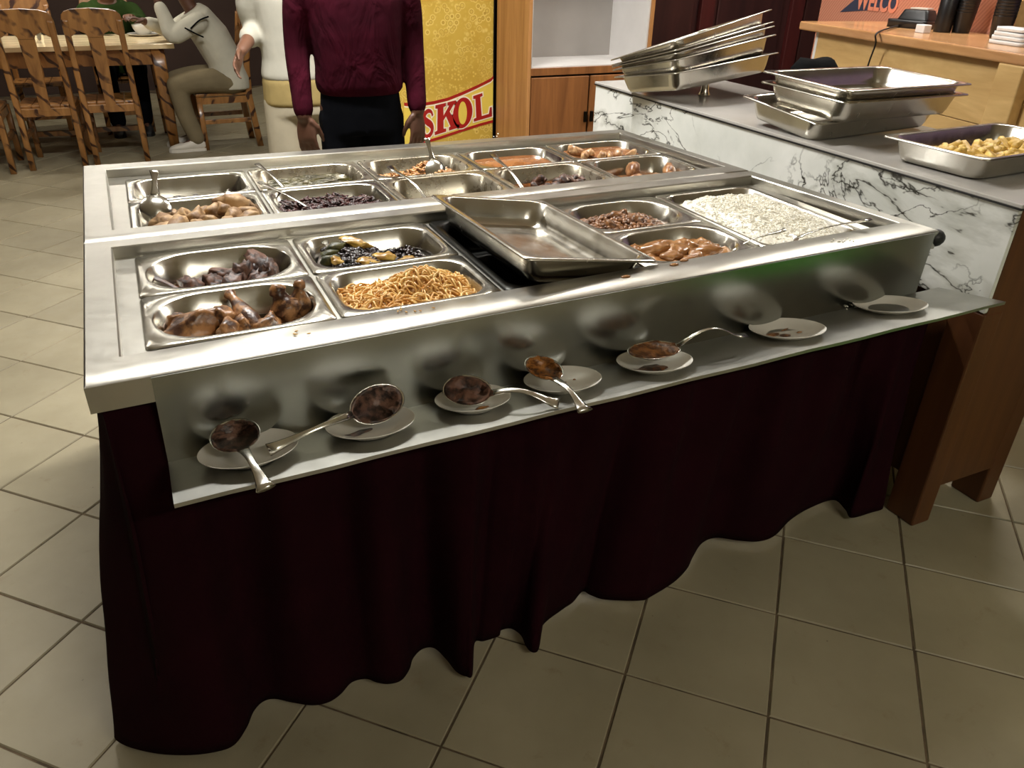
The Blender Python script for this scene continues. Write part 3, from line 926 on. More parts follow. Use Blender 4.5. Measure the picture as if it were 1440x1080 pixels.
plate('white saucer under the sauce-filled ladle at the end of the ledge', 351, 637, .080)
plate('white saucer under the long spoon full of dark sauce', 522, 599, .078, smear=[(-.3, -.1, .35, .12, .3, 'choc_sauce')])
plate('small deep white saucer under the spoon of grey meat bits', 666, 564, .071, smear=[(.1, -.35, .2, .1, .2, 'orange_sauce')])
plate('white saucer under the upright orange-coated spoon, with crumbs', 792, 537, .076, smear=[(.05, .1, .16, .05, .4, 'orange_sauce'), (.45, .2, .04, .04, .4, 'orange_sauce')])
plate('white saucer under the brown spoon with its handle over the ledge', 921, 511, .077, smear=[(-.25, -.15, .5, .3, .1, 'brown_sauce')])
plate('white saucer smeared with brown gravy and without a spoon', 1108, 463, .083, smear=[(-.35, .15, .22, .16, .3, 'stew_brown'), (-.15, -.1, .14, .14, .9, 'stew_brown'), (.2, .3, .2, .03, .3, 'stew_brown'), (.35, -.1, .1, .06, .2, 'peanut_sauce')])
plate('clean white saucer at the end of the ledge beside the marble counter', 1253, 427, .084)

spoon('large ladle with brown sauce, its short handle over the ledge edge', (.196, -.050, .800), (.219, -.200, .788), (.045, .040), .022, .009, up=(.0, -.55, .83), residue=('choc_sauce', .004), arch=.01)
spoon('long serving spoon lying on its side full of dark chocolate-brown sauce', (.436, -.050, .803), (.240, -.092, .784), (.052, .034), .016, .0065, up=(-.25, -.75, .6), residue=('choc_sauce', .006), arch=.014)
spoon('serving spoon heaped with grey-brown meat bits', (.604, -.052, .795), (.745, -.146, .786), (.046, .036), .014, .008, up=(.1, -.45, .85), residue=('beef_dark', .016), arch=.02)
spoon('serving spoon coated in orange sauce with a flat handle', (.765, -.045, .805), (.777, -.186, .785), (.042, .036), .016, .0095, up=(.1, -.75, .66), residue=('orange_sauce', .006), arch=.008)
spoon('serving spoon with brown sauce, handle bridging two saucers', (1.015, -.048, .797), (1.23, -.071, .800), (.058, .036), .018, .006, up=(0, -.05, 1), residue=('stew_brown', .003), arch=.03)
# spoons standing in the food
spoon('large steel serving spoon standing upside down in the potatoes', (.152, 1.0, .885), (.168, 1.078, .966), (.042, .040), .018, .011, up=(0, .7, -.7), arch=.0, endw=1.0)
spoon('steel spoon leaning in the green soup pan', (.53, 1.14, .845), (.462, 1.31, .908), (.036, .028), .012, .006, arch=.006)
spoon('steel spoon lying across into the shredded red meat', (.57, .90, .846), (.436, 1.105, .905), (.036, .028), .012, .006, arch=.006)
spoon('large steel serving spoon standing in the orange cabbage', (.992, 1.172, .868), (.986, 1.235, .962), (.042, .036), .016, .010, up=(0, .7, -.7), arch=.0, endw=1.0)
spoon('steel spoon leaning in the nearly empty stained pan', (.885, .87, .830), (.820, 1.10, .918), (.036, .028), .012, .0075, arch=.02)
spoon('steel spoon leaning in the dark meat pan', (1.185, .86, .835), (1.175, 1.135, .918), (.036, .028), .012, .0075, arch=.014)
spoon('dark brown stained spoon lying in the braised beef', (.20, .45, .832), (.112, .56, .868), (.034, .024), .010, .008, arch=.004, mat='beef_dark')
spoon('spoon half buried in the black beans', (.520, .475, .862), (.50, .59, .885), (.034, .026), .010, .006, up=(0, -.5, .85), arch=.004)
spoon('steel spoon in the peanut sauce, handle over the pan edge', (1.37, .225, .850), (1.515, .162, .926), (.036, .028), .012, .006, arch=.010)
spoon('steel spoon in the rice, handle pointing to the marble counter', (1.55, .19, .885), (1.752, .125, .936), (.036, .028), .010, .006, arch=.006)
spoon('small steel spoon in the dark scraps behind the potatoes', (.285, 1.11, .842), (.36, 1.20, .862), (.026, .02), .009, .005, up=(0, .5, -.8), arch=.004)

# crumbs on the rims
cr = MB(); rg = random.Random(12)
for (px, py, mt, n, spread) in [(585, 437, 0, 7, .02), (440, 467, 0, 4, .02)]:
    for _ in range(n):
        c = px_plane(px + rg.uniform(-30, 30), py + rg.uniform(-4, 4), z=ZR + .002)
        cr.ellip((c.x, c.y, ZR + .003), (.004, .0018, .0015), 6, 4, Matrix.Rotation(rg.uniform(0, 3), 3, 'Z'))
o = cr.build('noodle_crumbs', 'spaghetti', None); tag(o, 'orange noodle crumbs dropped on the steel rim', 'crumbs', None, 'stuff')
cr = MB()
for (px, py, n, dx) in [(1185, 338, 9, 16), (700, 190, 4, 6), (1196, 432, 5, 8), (975, 237, 3, 6)]:
    for _ in range(n):
        z = ZR + .002 if py < 400 else .752
        c = px_plane(px + rg.uniform(-dx, dx), py + rg.uniform(-3, 3), z=z)
        cr.ellip(c, (.0042, .0018, .0016), 6, 4, Matrix.Rotation(rg.uniform(0, 3), 3, 'Z'))
o = cr.build('rice_crumbs', 'rice_grain', None); tag(o, 'spilt grains of white rice on the steel rims', 'crumbs', None, 'stuff')
cr = MB()
for (px, py) in [(880, 389), (962, 366), (948, 372)]:
    c = px_plane(px, py, z=ZR + .001); cr.ellip((c.x, c.y, ZR + .001), (.012, .006, .003), 10, 5)
o = cr.build('sauce_drips', 'peanut_sauce', None); tag(o, 'drips of brown peanut sauce on the steel front rim', 'crumbs', None, 'stuff')

# ------------------------------------------------------------------ marble-fronted counter on the right
CX0, CX1, CY0, CY1, CZ = 2.042, 2.40, -.055, 1.972, .99
ct = thing('serving_counter', 'marble-fronted serving counter with wooden end panel and short legs', 'counter', (CX0, CY0, 0))
ct.location = (0, 0, 0)
m = MB(); m.box((CX0, CY0 + .004, .702), (CX0 + .018, CY1, CZ - .012)); m.build('marble_panel', 'marble', ct, bevel=.0015)
m = MB(); m.box((CX0 + .02, CY1 - .02, .10), (2.62, CY1 - .002, CZ - .012)); m.build('end_panel', 'marble', ct)
plain('counter_top', (176, 172, 166), .14, var=.08, vscale=5)
m = MB(); m.box((CX0 - .004, CY0 - .002, CZ - .010), (2.64, CY1 + .004, CZ)); m.build('worktop', 'counter_top', ct, bevel=.002)
m = MB(); m.box((CX0 - .0055, CY0 - .003, CZ - .014), (2.642, CY1 + .005, CZ - .0095)); m.build('edge_strip', 'black_plastic', ct)
m = MB(); m.box((CX0 + .012, CY0 + .002, .132), (CX1, CY0 + .024, CZ - .014)); m.build('end_panel', 'wood_counter', ct, bevel=.003)
m = MB(); m.box((CX0 + .022, CY0 + .024, .132), (CX0 + .040, CY1 - .03, .705)); m.build('side_panel', 'wood_counter', ct)
for y0 in (CY0, CY1 - .12):
    for x0, x1 in ((CX0 + .002, CX0 + .075), (CX1 - .065, CX1 + .004)):
        m = MB(); m.box((x0, y0, 0), (x1, y0 + .10, .70 if x0 < 2.2 else .60)); m.build('leg', 'wood_counter', ct, bevel=.006)
m = MB(); m.box((2.30, CY0 + .03, .132), (2.40, CY1 - .03, CZ - .014)); m.build('body', 'wood_counter', ct)

# pans on the counter
CP = pan_mesh(.58, .358, .068, .035); CP.materials.append(MATS['steel_pan'])
CPS = pan_mesh(.53, .325, .064, .035); CPS.materials.append(MATS['steel_pan'])


def cpan(me, loc, rot, label, group=None):
    o = obj('steel_tray', me, None, None, loc=loc); o.rotation_euler = Euler([math.radians(a) for a in rot], 'XYZ')
    return tag(o, label, 'tray', group)


for k in range(5):
    t_ = [0, .42, .62, .72, 1.0][k]
    a = Vector((2.250, 1.545, 1.105)); b = Vector((2.225, 1.570, 1.215)); ra = Vector((-9.5, -4.5, 10)); rb = Vector((-17, -9.1, 14.5))
    nm = ['bottom', 'second', 'middle', 'fourth', 'top'][k]
    cpan(CP, a.lerp(b, t_), ra.lerp(rb, t_), f'empty steel tray, {nm} of the slanting stack on the counter corner', 'slanting stack of trays')
cpan(CP, (2.322, .815, 1.074), (5, -1.5, 1), 'empty steel tray tilted flat on the counter under two nested trays', 'nested trays')
cpan(CP, (2.330, .750, 1.128), (2, .8, 3.4), 'empty steel tray nested between a lower and an upper tray on the counter', 'nested trays')
cpan(CP, (2.329, .749, 1.160), (2, .8, 3.4), 'topmost empty steel tray of the nested three beside the chips', 'nested trays')
cpan(CPS, (2.350, .276, 1.0565), (0, 0, 2.6), 'steel tray full of fried potato chips on the counter', None)
m = MB(); m.lathe([(.003, 0), (.022, 0), (.024, .006), (.016, .02), (.014, .06), (.020, .075), (.02, .082), (.003, .083)], 20)
o = m.build('steel_foot_cup', 'steel_pan', None, loc=(2.275, 1.50, CZ)); tag(o, 'small steel cup propping up the slanting trays', 'cup')
# chips
rg = random.Random(77)
chip_me = []
for k in range(5):
    m = MB(); L = rg.uniform(.045, .075); w = rg.uniform(.010, .014); bend = rg.uniform(-.008, .012); tw = rg.uniform(.5, 1)
    loops = []
    for q in range(6):
        t_ = q / 5; x = (t_ - .5) * L; s = w * (.55 + .45 * math.sin(math.pi * (.12 + .76 * t_)))
        zc = bend * math.sin(math.pi * t_)
        loops.append([Vector((x, sx * s, zc + sz * s * tw)) for sx, sz in ((1, .7), (.7, 1), (-.7, 1), (-1, .7), (-1, -.7), (-.7, -1), (.7, -1), (1, -.7))])
    m.loft(loops); me = m.mesh('potato_chip'); me.materials.append(MATS['chips_yellow']); chip_me.append(me)
for k in range(130):
    u = rg.uniform(-.88, .88); v = rg.uniform(-.82, .82)
    z = .994 + .012 + (.030 * max(0, 1 - v * v * .6) * (.6 + .5 * noise.noise(Vector((u * 3, v * 3, 4))))) * rg.uniform(.3, 1.25)
    o = bpy.data.objects.new('potato_chip', chip_me[k % 5]); COL.objects.link(o)
    a = math.radians(2.6); lx, ly = u * .20, v * .098
    o.location = (2.350 + lx * math.cos(a) - ly * math.sin(a), .276 + lx * math.sin(a) + ly * math.cos(a), z)
    o.rotation_euler = (rg.uniform(-.5, .5), rg.uniform(-.55, .55), rg.uniform(0, 6.28))
    tag(o, 'golden fried potato chip heaped in the counter tray', 'chip', 'fried potato chips')
m = MB()
m.loft([[Vector((2.53 + .10 * math.cos(a) * k2, 1.18 + .08 * math.sin(a) * k2, z)) for a in [2 * math.pi * i / 20 for i in range(20)]] for k2, z in ((1, CZ), (1.04, CZ + .03), (.98, CZ + .13), (.7, CZ + .165), (.2, CZ + .17))])
for i in range(len(m.v)):
    q = Vector(m.v[i]); m.v[i] = (q.x, q.y, q.z + (.018 * noise.noise(q * 14) if q.z > CZ + .01 else 0))
o = m.build('black_bag', 'black_cloth', None); tag(o, 'crumpled black cloth bag lying behind the nested trays', 'bag')

# ------------------------------------------------------------------ wooden bar with its things
ZB = 1.20
A = px_plane(1135, 30, z=ZB); B = px_plane(1440, 75, z=ZB)
bd = (B - A).normalized(); bn = Vector((-bd.y, bd.x, 0))
if bn.x < 0: bn = -bn          # away from the camera
yaw = math.atan2(bd.y, bd.x)
BM = lambda s, n, z: A + bd * s + bn * n + Vector((0, 0, z - ZB))


def bbox(m, s0, s1, n0, n1, z0, z1):
    v = [BM(s, n, z) for z in (z0, z1) for (s, n) in ((s0, n0), (s1, n0), (s1, n1), (s0, n1))]
    m.add(v, [(0, 3, 2, 1), (4, 5, 6, 7), (0, 1, 5, 4), (1, 2, 6, 5), (2, 3, 7, 6), (3, 0, 4, 7)], False)


bar = thing('bar_counter', 'light varnished wooden bar with thick top and plank front', 'bar counter', (0, 0, 0))
m = MB(); bbox(m, -.02, 2.3, -.03, .50, ZB - .04, ZB); m.build('bar_top', 'wood_bar_top', bar, bevel=.008, seg=3)
zs = [0, .24, .48, .70, .92, ZB - .04]
for k in range(5):
    m = MB(); bbox(m, .09, 2.3, .02 + .002 * (k % 2), .05, zs[k] + .0015, zs[k + 1] - .0015); m.build('plank', 'wood_bar', bar, bevel=.002)
m = MB(); bbox(m, .07, .09, .02, .45, 0, ZB - .04); m.build('end_panel', 'white_plastic', bar)
m = MB(); bbox(m, 1.30, 1.42, -.03, .02, 0, ZB - .04); m.build('pilaster', 'wood_bar', bar, bevel=.006)


def on_bar(px, py): return px_plane(px, py, z=ZB)


p = on_bar(1282, 39)
term = thing('card_terminal', 'chunky black card terminal on the wooden bar', 'card terminal', p, yaw + .35); term.scale = (1.45, 1.4, 1.5)
m = MB(); m.loft([rrect(.070, .048, .014, z, 4, 0, y) for z, y in ((0, 0), (.018, 0), (.024, 0))]); m.build('base', 'black_plastic', term)
m = MB(); m.loft([rrect(.055 - k * .004, .040 - k * .004, .012, .024 + k * .010, 4, .012, .004) for k in range(4)]); m.build('body', 'black_plastic', term, bevel=.002)
m = MB(); m.box((-.01, -.02, .056), (.05, .02, .060)); m.build('screen', 'porcelain', term)
p = on_bar(1297, 46); m = MB(); m.box((-.028, -.02, 0), (.028, .02, .034)); o = m.build('white_box', 'white_plastic', None, bevel=.003, loc=p); o.rotation_euler = (0, 0, yaw); tag(o, 'small white cardboard box beside the black card terminal', 'box')


def cup_stack(px, py, n, label, hgt=.012, lean=0.0):
    base = on_bar(px, py)
    prof = [(.002, 0), (.036, 0), (.038, .004), (.046, .085), (.0475, .087), (.046, .089), (.044, .086), (.036, .006), (.002, .005)]
    mm = MB(); mm.lathe(prof, 24); me = mm.mesh('plastic_cup'); me.materials.append(MATS['black_plastic'])
    for k in range(n):
        o = bpy.data.objects.new('plastic_cup', me); COL.objects.link(o)
        o.location = base + Vector((0, lean * k * hgt, k * hgt)); tag(o, label, 'cup', 'black stacked cups')


cup_stack(1350, 46, 9, 'black plastic cup in the stack between the terminal bottle and the white cloth', lean=-.1)
cup_stack(1404, 53, 9, 'black plastic cup in the stack behind the white folded cloth')
p = on_bar(1324, 45)
bt = thing('black_canister', 'tall black canister beside the stacked cups on the bar', 'canister', p)
m = MB(); m.lathe([(.002, 0), (.036, 0), (.038, .004), (.038, .15), (.034, .158), (.002, .158)], 28); m.build('body', 'black_plastic', bt)
m = MB(); m.lathe([(.002, .156), (.030, .156), (.031, .175), (.02, .182), (.002, .182)], 24); m.build('lid', 'black_rubber', bt)
p = on_bar(1425, 63); fold = thing('folded_cloth', 'white folded cloth lying on the end of the bar', 'cloth', p, yaw)
for k in range(4):
    m = MB(); m.loft([rrect(.085 - .004 * k, .055 - .003 * k, .02, z, 5) for z in (k * .016 + .001, k * .016 + .008, k * .016 + .0145)])
    for i in range(len(m.v)):
        q = Vector(m.v[i]); m.v[i] = (q.x, q.y, q.z + .003 * noise.noise(q * 25 + Vector((k, 0, 0))) * (1 if k else 0))
    m.build('fold', 'white_plastic', fold)
p = on_bar(1432, 42) + bn * .02; m = MB(); m.box((-.075, -.01, .0), (.075, .01, .13)); o = m.build('wooden_sign', 'wood_bar', None, bevel=.003, loc=p); o.rotation_euler = (0, 0, yaw); tag(o, 'blank pale wooden block standing behind the folded cloth', 'sign')
# black cable over the bar edge
c0 = on_bar(1276, 36); c1 = px_plane(1275, 42, z=ZB) - bn * .0
pts = [on_bar(1280, 34) + Vector((0, 0, .004)), BM((on_bar(1278, 46) - A).dot(bd), -.034, ZB + .004), BM((on_bar(1278, 46) - A).dot(bd) + .005, -.040, ZB - .05), BM((on_bar(1278, 46) - A).dot(bd) - .02, -.036, ZB - .17), BM((on_bar(1278, 46) - A).dot(bd) - .03, -.02, ZB - .4), BM((on_bar(1278, 46) - A).dot(bd) - .03, -.02, .02)]
m = MB(); m.tube(catmull(pts, 6), .004, 8); o = m.build('power_cable', 'black_rubber', None); tag(o, 'thin black cable hanging down the front of the bar', 'cable')

# printed board with the word WELCO behind the bar
t = NT('banner_print'); v = t.coord('Object', (1, 1, 1))
w = t.n('ShaderNodeTexWave'); w.wave_type = 'BANDS'; w.bands_direction = 'DIAGONAL'; w.inputs['Scale'].default_value = 26; t.l(v, w.inputs['Vector'])
t.set(t.ramp(w.outputs['Fac'], [(.4, lin((200, 128, 102))), (.6, lin((216, 150, 122)))]), .6)
plain('banner_blue', (60, 64, 84), .6, var=.03); plain('banner_letters', (244, 150, 118), .6, var=0); plain('purple_board', (150, 128, 168), .5, var=.05)
def bar_s(px, py):
    d = np.array([(px - 720) / FPX, (py - 540) / FPX, 1.0]) @ RW
    q = A + bn * .5185; t_ = (q - Vector(CAM)).dot(bn) / Vector(d).dot(bn); w_ = Vector(CAM) + Vector(d) * t_
    return (w_ - A).dot(bd), w_.z
bo = thing('printed_board', 'salmon striped board with a dark blue wedge and the letters WELCO', 'sign', (0, 0, 0))
m = MB(); bbox(m, bar_s(1152, 18)[0], .78, .52, .53, ZB - .3, ZB + .60); m.build('board', 'banner_print', bo)
T0 = .34
def bpoly(pts, name, mat, n=.5185):
    mm = MB(); f1 = [BM(s, n, z) for s, z in pts]; b1 = [BM(s, n + .0015, z) for s, z in pts]
    mm.loft([b1, f1], True, True, False); return mm.build(name, mat, bo)
bpoly([bar_s(1181, 17), bar_s(1262, 12), bar_s(1262, 0), bar_s(1224, -10), bar_s(1206, -4)], 'blue_wedge', 'banner_blue', .5180)
def text_obj(body, size, name, mat, parent, mtx, offset=0.0, extrude=.001, xs=1.0):
    cu = bpy.data.curves.new(name, 'FONT'); cu.body = body; cu.size = size; cu.offset = offset; cu.extrude = extrude
    tmp = bpy.data.objects.new('tmp_text', cu); COL.objects.link(tmp)
    dg = bpy.context.evaluated_depsgraph_get(); me = bpy.data.meshes.new_from_object(tmp.evaluated_get(dg))
    bpy.data.objects.remove(tmp, do_unlink=True); bpy.data.curves.remove(cu)
    o = obj(name, me, mat, parent); o.matrix_world = mtx @ Matrix.Diagonal((xs, 1, 1, 1)); return o
sa, za = bar_s(1204, 11.5); sb, zb = bar_s(1262, 12)
wl = BM(sa, .5165, za)
mt = Matrix(((bd.x, 0, -bn.x, wl.x), (bd.y, 0, -bn.y, wl.y), (0, 1, 0, wl.z), (0, 0, 0, 1)))
tx = text_obj('WELCO', .125, 'lettering', 'banner_letters', bo, mt, .004)
wid = max(v.co.x for v in tx.data.vertices)
tx.matrix_world = mt @ Matrix.Diagonal(((sb - sa) / wid, 1, 1, 1))
m = MB(); bbox(m, .95, 2.2, .52, .535, ZB - .3, ZB + .62); o = m.build('purple_board', 'purple_board', None); tag(o, 'plain lilac board standing behind the black cups', 'board')

# ------------------------------------------------------------------ cupboard with white niche
KX0, KX1, KY0, KY1 = 2.205, 3.02, 3.0, 3.43
cb = thing('cupboard', 'tall wooden cupboard with a white niche above two brown doors', 'cupboard', (0, 0, 0))
plain('white_laminate', (206, 203, 200), .4, var=.06, vscale=4); plain('shaded_laminate', (150, 145, 140), .5, var=.06, vscale=4)  # greyer copy for the niche back, its shade put into the colour
for x in (KX0, KX1 - .022):
    m = MB(); m.box((x, KY0, 0), (x + .022, KY1, 2.1)); m.build('side_panel', 'wood_cabinet', cb, bevel=.002)
m = MB(); m.box((KX0 + .022, KY0 + .0, .868), (KX1 - .022, KY1 - .01, .908)); m.build('shelf_board', 'wood_door', cb, bevel=.002)
m = MB(); m.box((KX0 + .024, KY0 + .01, .908), (KX1 - .024, KY1 - .012, .914)); m.build('niche_floor', 'white_laminate', cb)
m = MB(); m.box((KX0 + .022, KY1 - .012, .10), (KX1 - .022, KY1, 2.1)); m.build('back_panel', 'shaded_laminate', cb)
for x in (KX0 + .022, KX1 - .032):
    m = MB(); m.box((x, KY0 + .012, .914), (x + .010, KY1 - .012, 1.9)); m.build('niche_lining', 'white_laminate', cb)
m = MB(); m.box((KX0, KY0, 1.9), (KX1, KY1, 2.1)); m.build('top_box', 'wood_cabinet', cb, bevel=.003)
m = MB(); m.box((KX0 + .022, KY0 + .03, 0), (KX1 - .022, KY1 - .02, .09)); m.build('plinth', 'wood_dark', cb)
xm = (KX0 + KX1) / 2
for x0, x1 in ((KX0 + .026, xm - .006), (xm + .006, KX1 - .026)):
    m = MB(); m.box((x0, KY0 - .004, .09), (x1, KY0 + .016, .858)); d = m.build('door', 'wood_door', cb, bevel=.004)
    m = MB(); m.box((xm - .03 if x0 < 2.5 else xm + .012, KY0 - .020, .60), (xm - .012 if x0 < 2.5 else xm + .03, KY0 - .004, .66)); m.build('latch', 'steel_dark', d, bevel=.002)

# ------------------------------------------------------------------ yellow drinks fridge
FY = 3.455; FX0, FX1 = 1.54, 2.196
fr_ = thing('drinks_fridge', 'tall drinks fridge printed yellow with beer bubbles and red SKOL lettering', 'fridge', (0, 0, 0))
t = NT('fridge_yellow'); v = t.coord('Object')
vo = t.n('ShaderNodeTexVoronoi'); vo.inputs['Scale'].default_value = 26; t.l(v, vo.inputs['Vector'])
vo2 = t.n('ShaderNodeTexVoronoi'); vo2.inputs['Scale'].default_value = 55; t.l(v, vo2.inputs['Vector'])
bub = t.ramp(vo.outputs['Distance'], [(.20, lin((206, 176, 84))), (.34, lin((178, 144, 56))), (.40, lin((222, 196, 108))), (.55, lin((196, 164, 70)))])
bub2 = t.ramp(vo2.outputs['Distance'], [(.2, lin((212, 182, 90))), (.45, lin((186, 152, 60)))])
msk = t.ramp(t.noise(v, 3, 2), [(.42, (0, 0, 0)), (.58, (1, 1, 1))])
t.set(t.mix(msk, bub, bub2), .35)
plain('skol_red', (158, 24, 22), .4, var=.05); plain('skol_white', (236, 226, 206), .4, var=0); plain('skol_yellow', (222, 196, 84), .4, var=.03); plain('skol_shadow', (60, 40, 20), .4, var=0)
m = MB(); m.box((FX0, FY, .06), (FX1, 4.1, 2.0)); m.build('body', 'fridge_yellow', fr_, bevel=.006)
m = MB(); m.box((FX0 + .02, FY + .03, 0), (FX1 - .02, 4.08, .06)); m.build('base', 'black_plastic', fr_)
m = MB(); m.box((FX1, FY + .004, .06), (FX1 + .006, FY + .02, 2.0)); m.build('edge_trim', 'black_plastic', fr_)


def flat(polys, name, mat, lay, parent=fr_, offset=0.0):
    cu = bpy.data.curves.new(name, 'CURVE'); cu.dimensions = '2D'; cu.fill_mode = 'BOTH'; cu.extrude = .0005; cu.offset = offset
    for pl in polys:
        s = cu.splines.new('POLY'); s.points.add(len(pl) - 1); s.use_cyclic_u = True
        for q, (x, y) in zip(s.points, pl): q.co = (x, y, 0, 1)
    tmp = bpy.data.objects.new('tmp', cu); COL.objects.link(tmp)
    dg = bpy.context.evaluated_depsgraph_get(); me = bpy.data.meshes.new_from_object(tmp.evaluated_get(dg))
    bpy.data.objects.remove(tmp, do_unlink=True)
    for v_ in me.vertices: v_.co = Vector((v_.co.x, FY - lay - v_.co.z, v_.co.y))
    return obj(name, me, mat, parent)


def F(x, y): p_ = px_plane(x, y, Y=FY); return (p_.x, p_.z)


def inside(pl): return [(min(max(x, FX0 + .004), FX1 - .002), z) for x, z in pl]
up_in = [F(x, y) for x, y in [(697, 106), (690, 110), (670, 120), (650, 129), (630, 137), (610, 142), (597, 144), (585, 145), (575, 145), (568, 144)]]
lo_in = [F(x, y) for x, y in [(568, 212), (585, 206), (600, 201), (620, 195), (650, 185), (675, 177), (697, 172)]]
flat([inside(up_in + lo_in)], 'label_band', 'skol_yellow', .0010)
th = .020
flat([inside(up_in + [(x, z - th * .9) for x, z in reversed(up_in)])], 'red_stripe', 'skol_red', .0020)
flat([inside([(x, z - th) for x, z in up_in] + [(x, z - th * 1.35) for x, z in reversed(up_in)])], 'white_stripe', 'skol_white', .0021)
flat([inside(lo_in + [(x, z + th * .8) for x, z in reversed(lo_in)])], 'red_stripe', 'skol_red', .0020)
# serif letters S K O L drawn in a unit box, sheared onto the rising baseline
def arcpts(cx, cy, rx, ry, a0, a1, n=10): return [(cx + rx * math.cos(math.radians(a0 + (a1 - a0) * k / n)), cy + ry * math.sin(math.radians(a0 + (a1 - a0) * k / n))) for k in range(n + 1)]
Lp = [[(0, 0), (.95, 0), (1.0, .36), (.90, .36), (.80, .13), (.42, .13), (.42, .87), (.56, .89), (.56, 1), (0, 1), (0, .89), (.13, .87), (.13, .13), (0, .11)]]
Kp = [[(0, 0), (.52, 0), (.52, .11), (.40, .13), (.40, .42), (.52, .53), (.72, .13), (.64, .11), (.64, 0), (1.12, 0), (1.12, .11), (1.02, .13), (.70, .66), (.90, .87), (1.02, .89), (1.02, 1), (.60, 1), (.60, .89), (.68, .87), (.40, .58), (.40, .87), (.52, .89), (.52, 1), (0, 1), (0, .89), (.11, .87), (.11, .13), (0, .11)]]
Op = [arcpts(.5, .5, .5, .53, 0, 350, 30), arcpts(.5, .5, .22, .40, 0, 350, 24)]
ctr = [(.80, .74), (.70, .90), (.47, .955), (.24, .86), (.22, .70), (.40, .57), (.62, .46), (.76, .30), (.68, .12), (.45, .045), (.22, .10), (.14, .28)]
cc = catmull([(x, y, 0) for x, y in ctr], 4); lf, rt = [], []
for i, q in enumerate(cc):
    a_ = cc[max(0, i - 1)]; b_ = cc[min(len(cc) - 1, i + 1)]; tn = (b_ - a_).normalized(); nn = Vector((-tn.y, tn.x, 0))
    w_ = .055 + .075 * math.sin(math.pi * i / (len(cc) - 1)) ** 2
    lf.append((q.x + nn.x * w_, q.y + nn.y * w_)); rt.append((q.x - nn.x * w_, q.y - nn.y * w_))
Sp = [lf + rt[::-1]]
for polys, c4 in ((Sp, [(594, 196), (612, 189), (612, 152), (592, 156)]), (Kp, [(611, 190), (642, 180), (640, 141), (612, 148)]),
                  (Op, [(637, 184), (665, 173), (663, 134), (636, 143)]), (Lp, [(666, 171), (693, 163), (688, 127), (665, 135)])):
    cs = [Vector((*F(*q), 0)) for q in c4]
    mp_ = lambda p_: tuple((cs[0] * (1 - p_[0]) * (1 - p_[1]) + cs[1] * p_[0] * (1 - p_[1]) + cs[2] * p_[0] * p_[1] + cs[3] * (1 - p_[0]) * p_[1])[:2])
    pp = [[mp_(q) for q in pl] for pl in polys]
    flat([inside([(x + .004, z - .004) for x, z in pp[0]])], 'letter_shadow', 'skol_shadow', .0026, offset=.002)
    flat([inside(pp[0])], 'letter_outline', 'skol_white', .0032, offset=.007)
    flat(pp, 'letter', 'skol_red', .0040)
    if len(pp) > 1: flat([pp[1]], 'letter_counter', 'skol_yellow', .0036)

# ------------------------------------------------------------------ dining table, chairs, crockery
dt = thing('dining_table', 'scorched pine dining table with shiny pale top and thick legs', 'table', (0, 0, 0))
TZ = .80; TX0, TX1, TY0, TY1 = -1.75, .535, 5.78, 6.62
plain('table_varnish', (240, 218, 176), .14, var=.12, vscale=6)
for k in range(5):
    y0 = TY0 + (TY1 - TY0) * k / 5; m = MB(); m.box((TX0, y0 + .001, TZ - .035), (TX1, y0 + (TY1 - TY0) / 5 - .001, TZ)); m.build('top_plank', 'table_varnish', dt, bevel=.004)
for y in (TY0 + .05, TY1 - .08):
    m = MB(); m.box((TX0 + .10, y, TZ - .15), (TX1 - .12, y + .028, TZ - .035)); m.build('apron', 'scorched_pine', dt, bevel=.003)
for x in (TX0 + .08, TX1 - .17):
    m = MB(); m.box((x + .03, TY0 + .07, TZ - .15), (x + .058, TY1 - .07, TZ - .035)); m.build('apron', 'scorched_pine', dt)
    for y in (TY0 + .03, TY1 - .12):
        m = MB(); m.loft([rrect(.050, .045, .012, z, 3, x + .045, y + .045) for z in (TZ - .035, TZ - .2)] + [rrect(.036, .034, .010, 0, 3, x + .045, y + .045)]); m.build('leg', 'scorched_pine', dt)


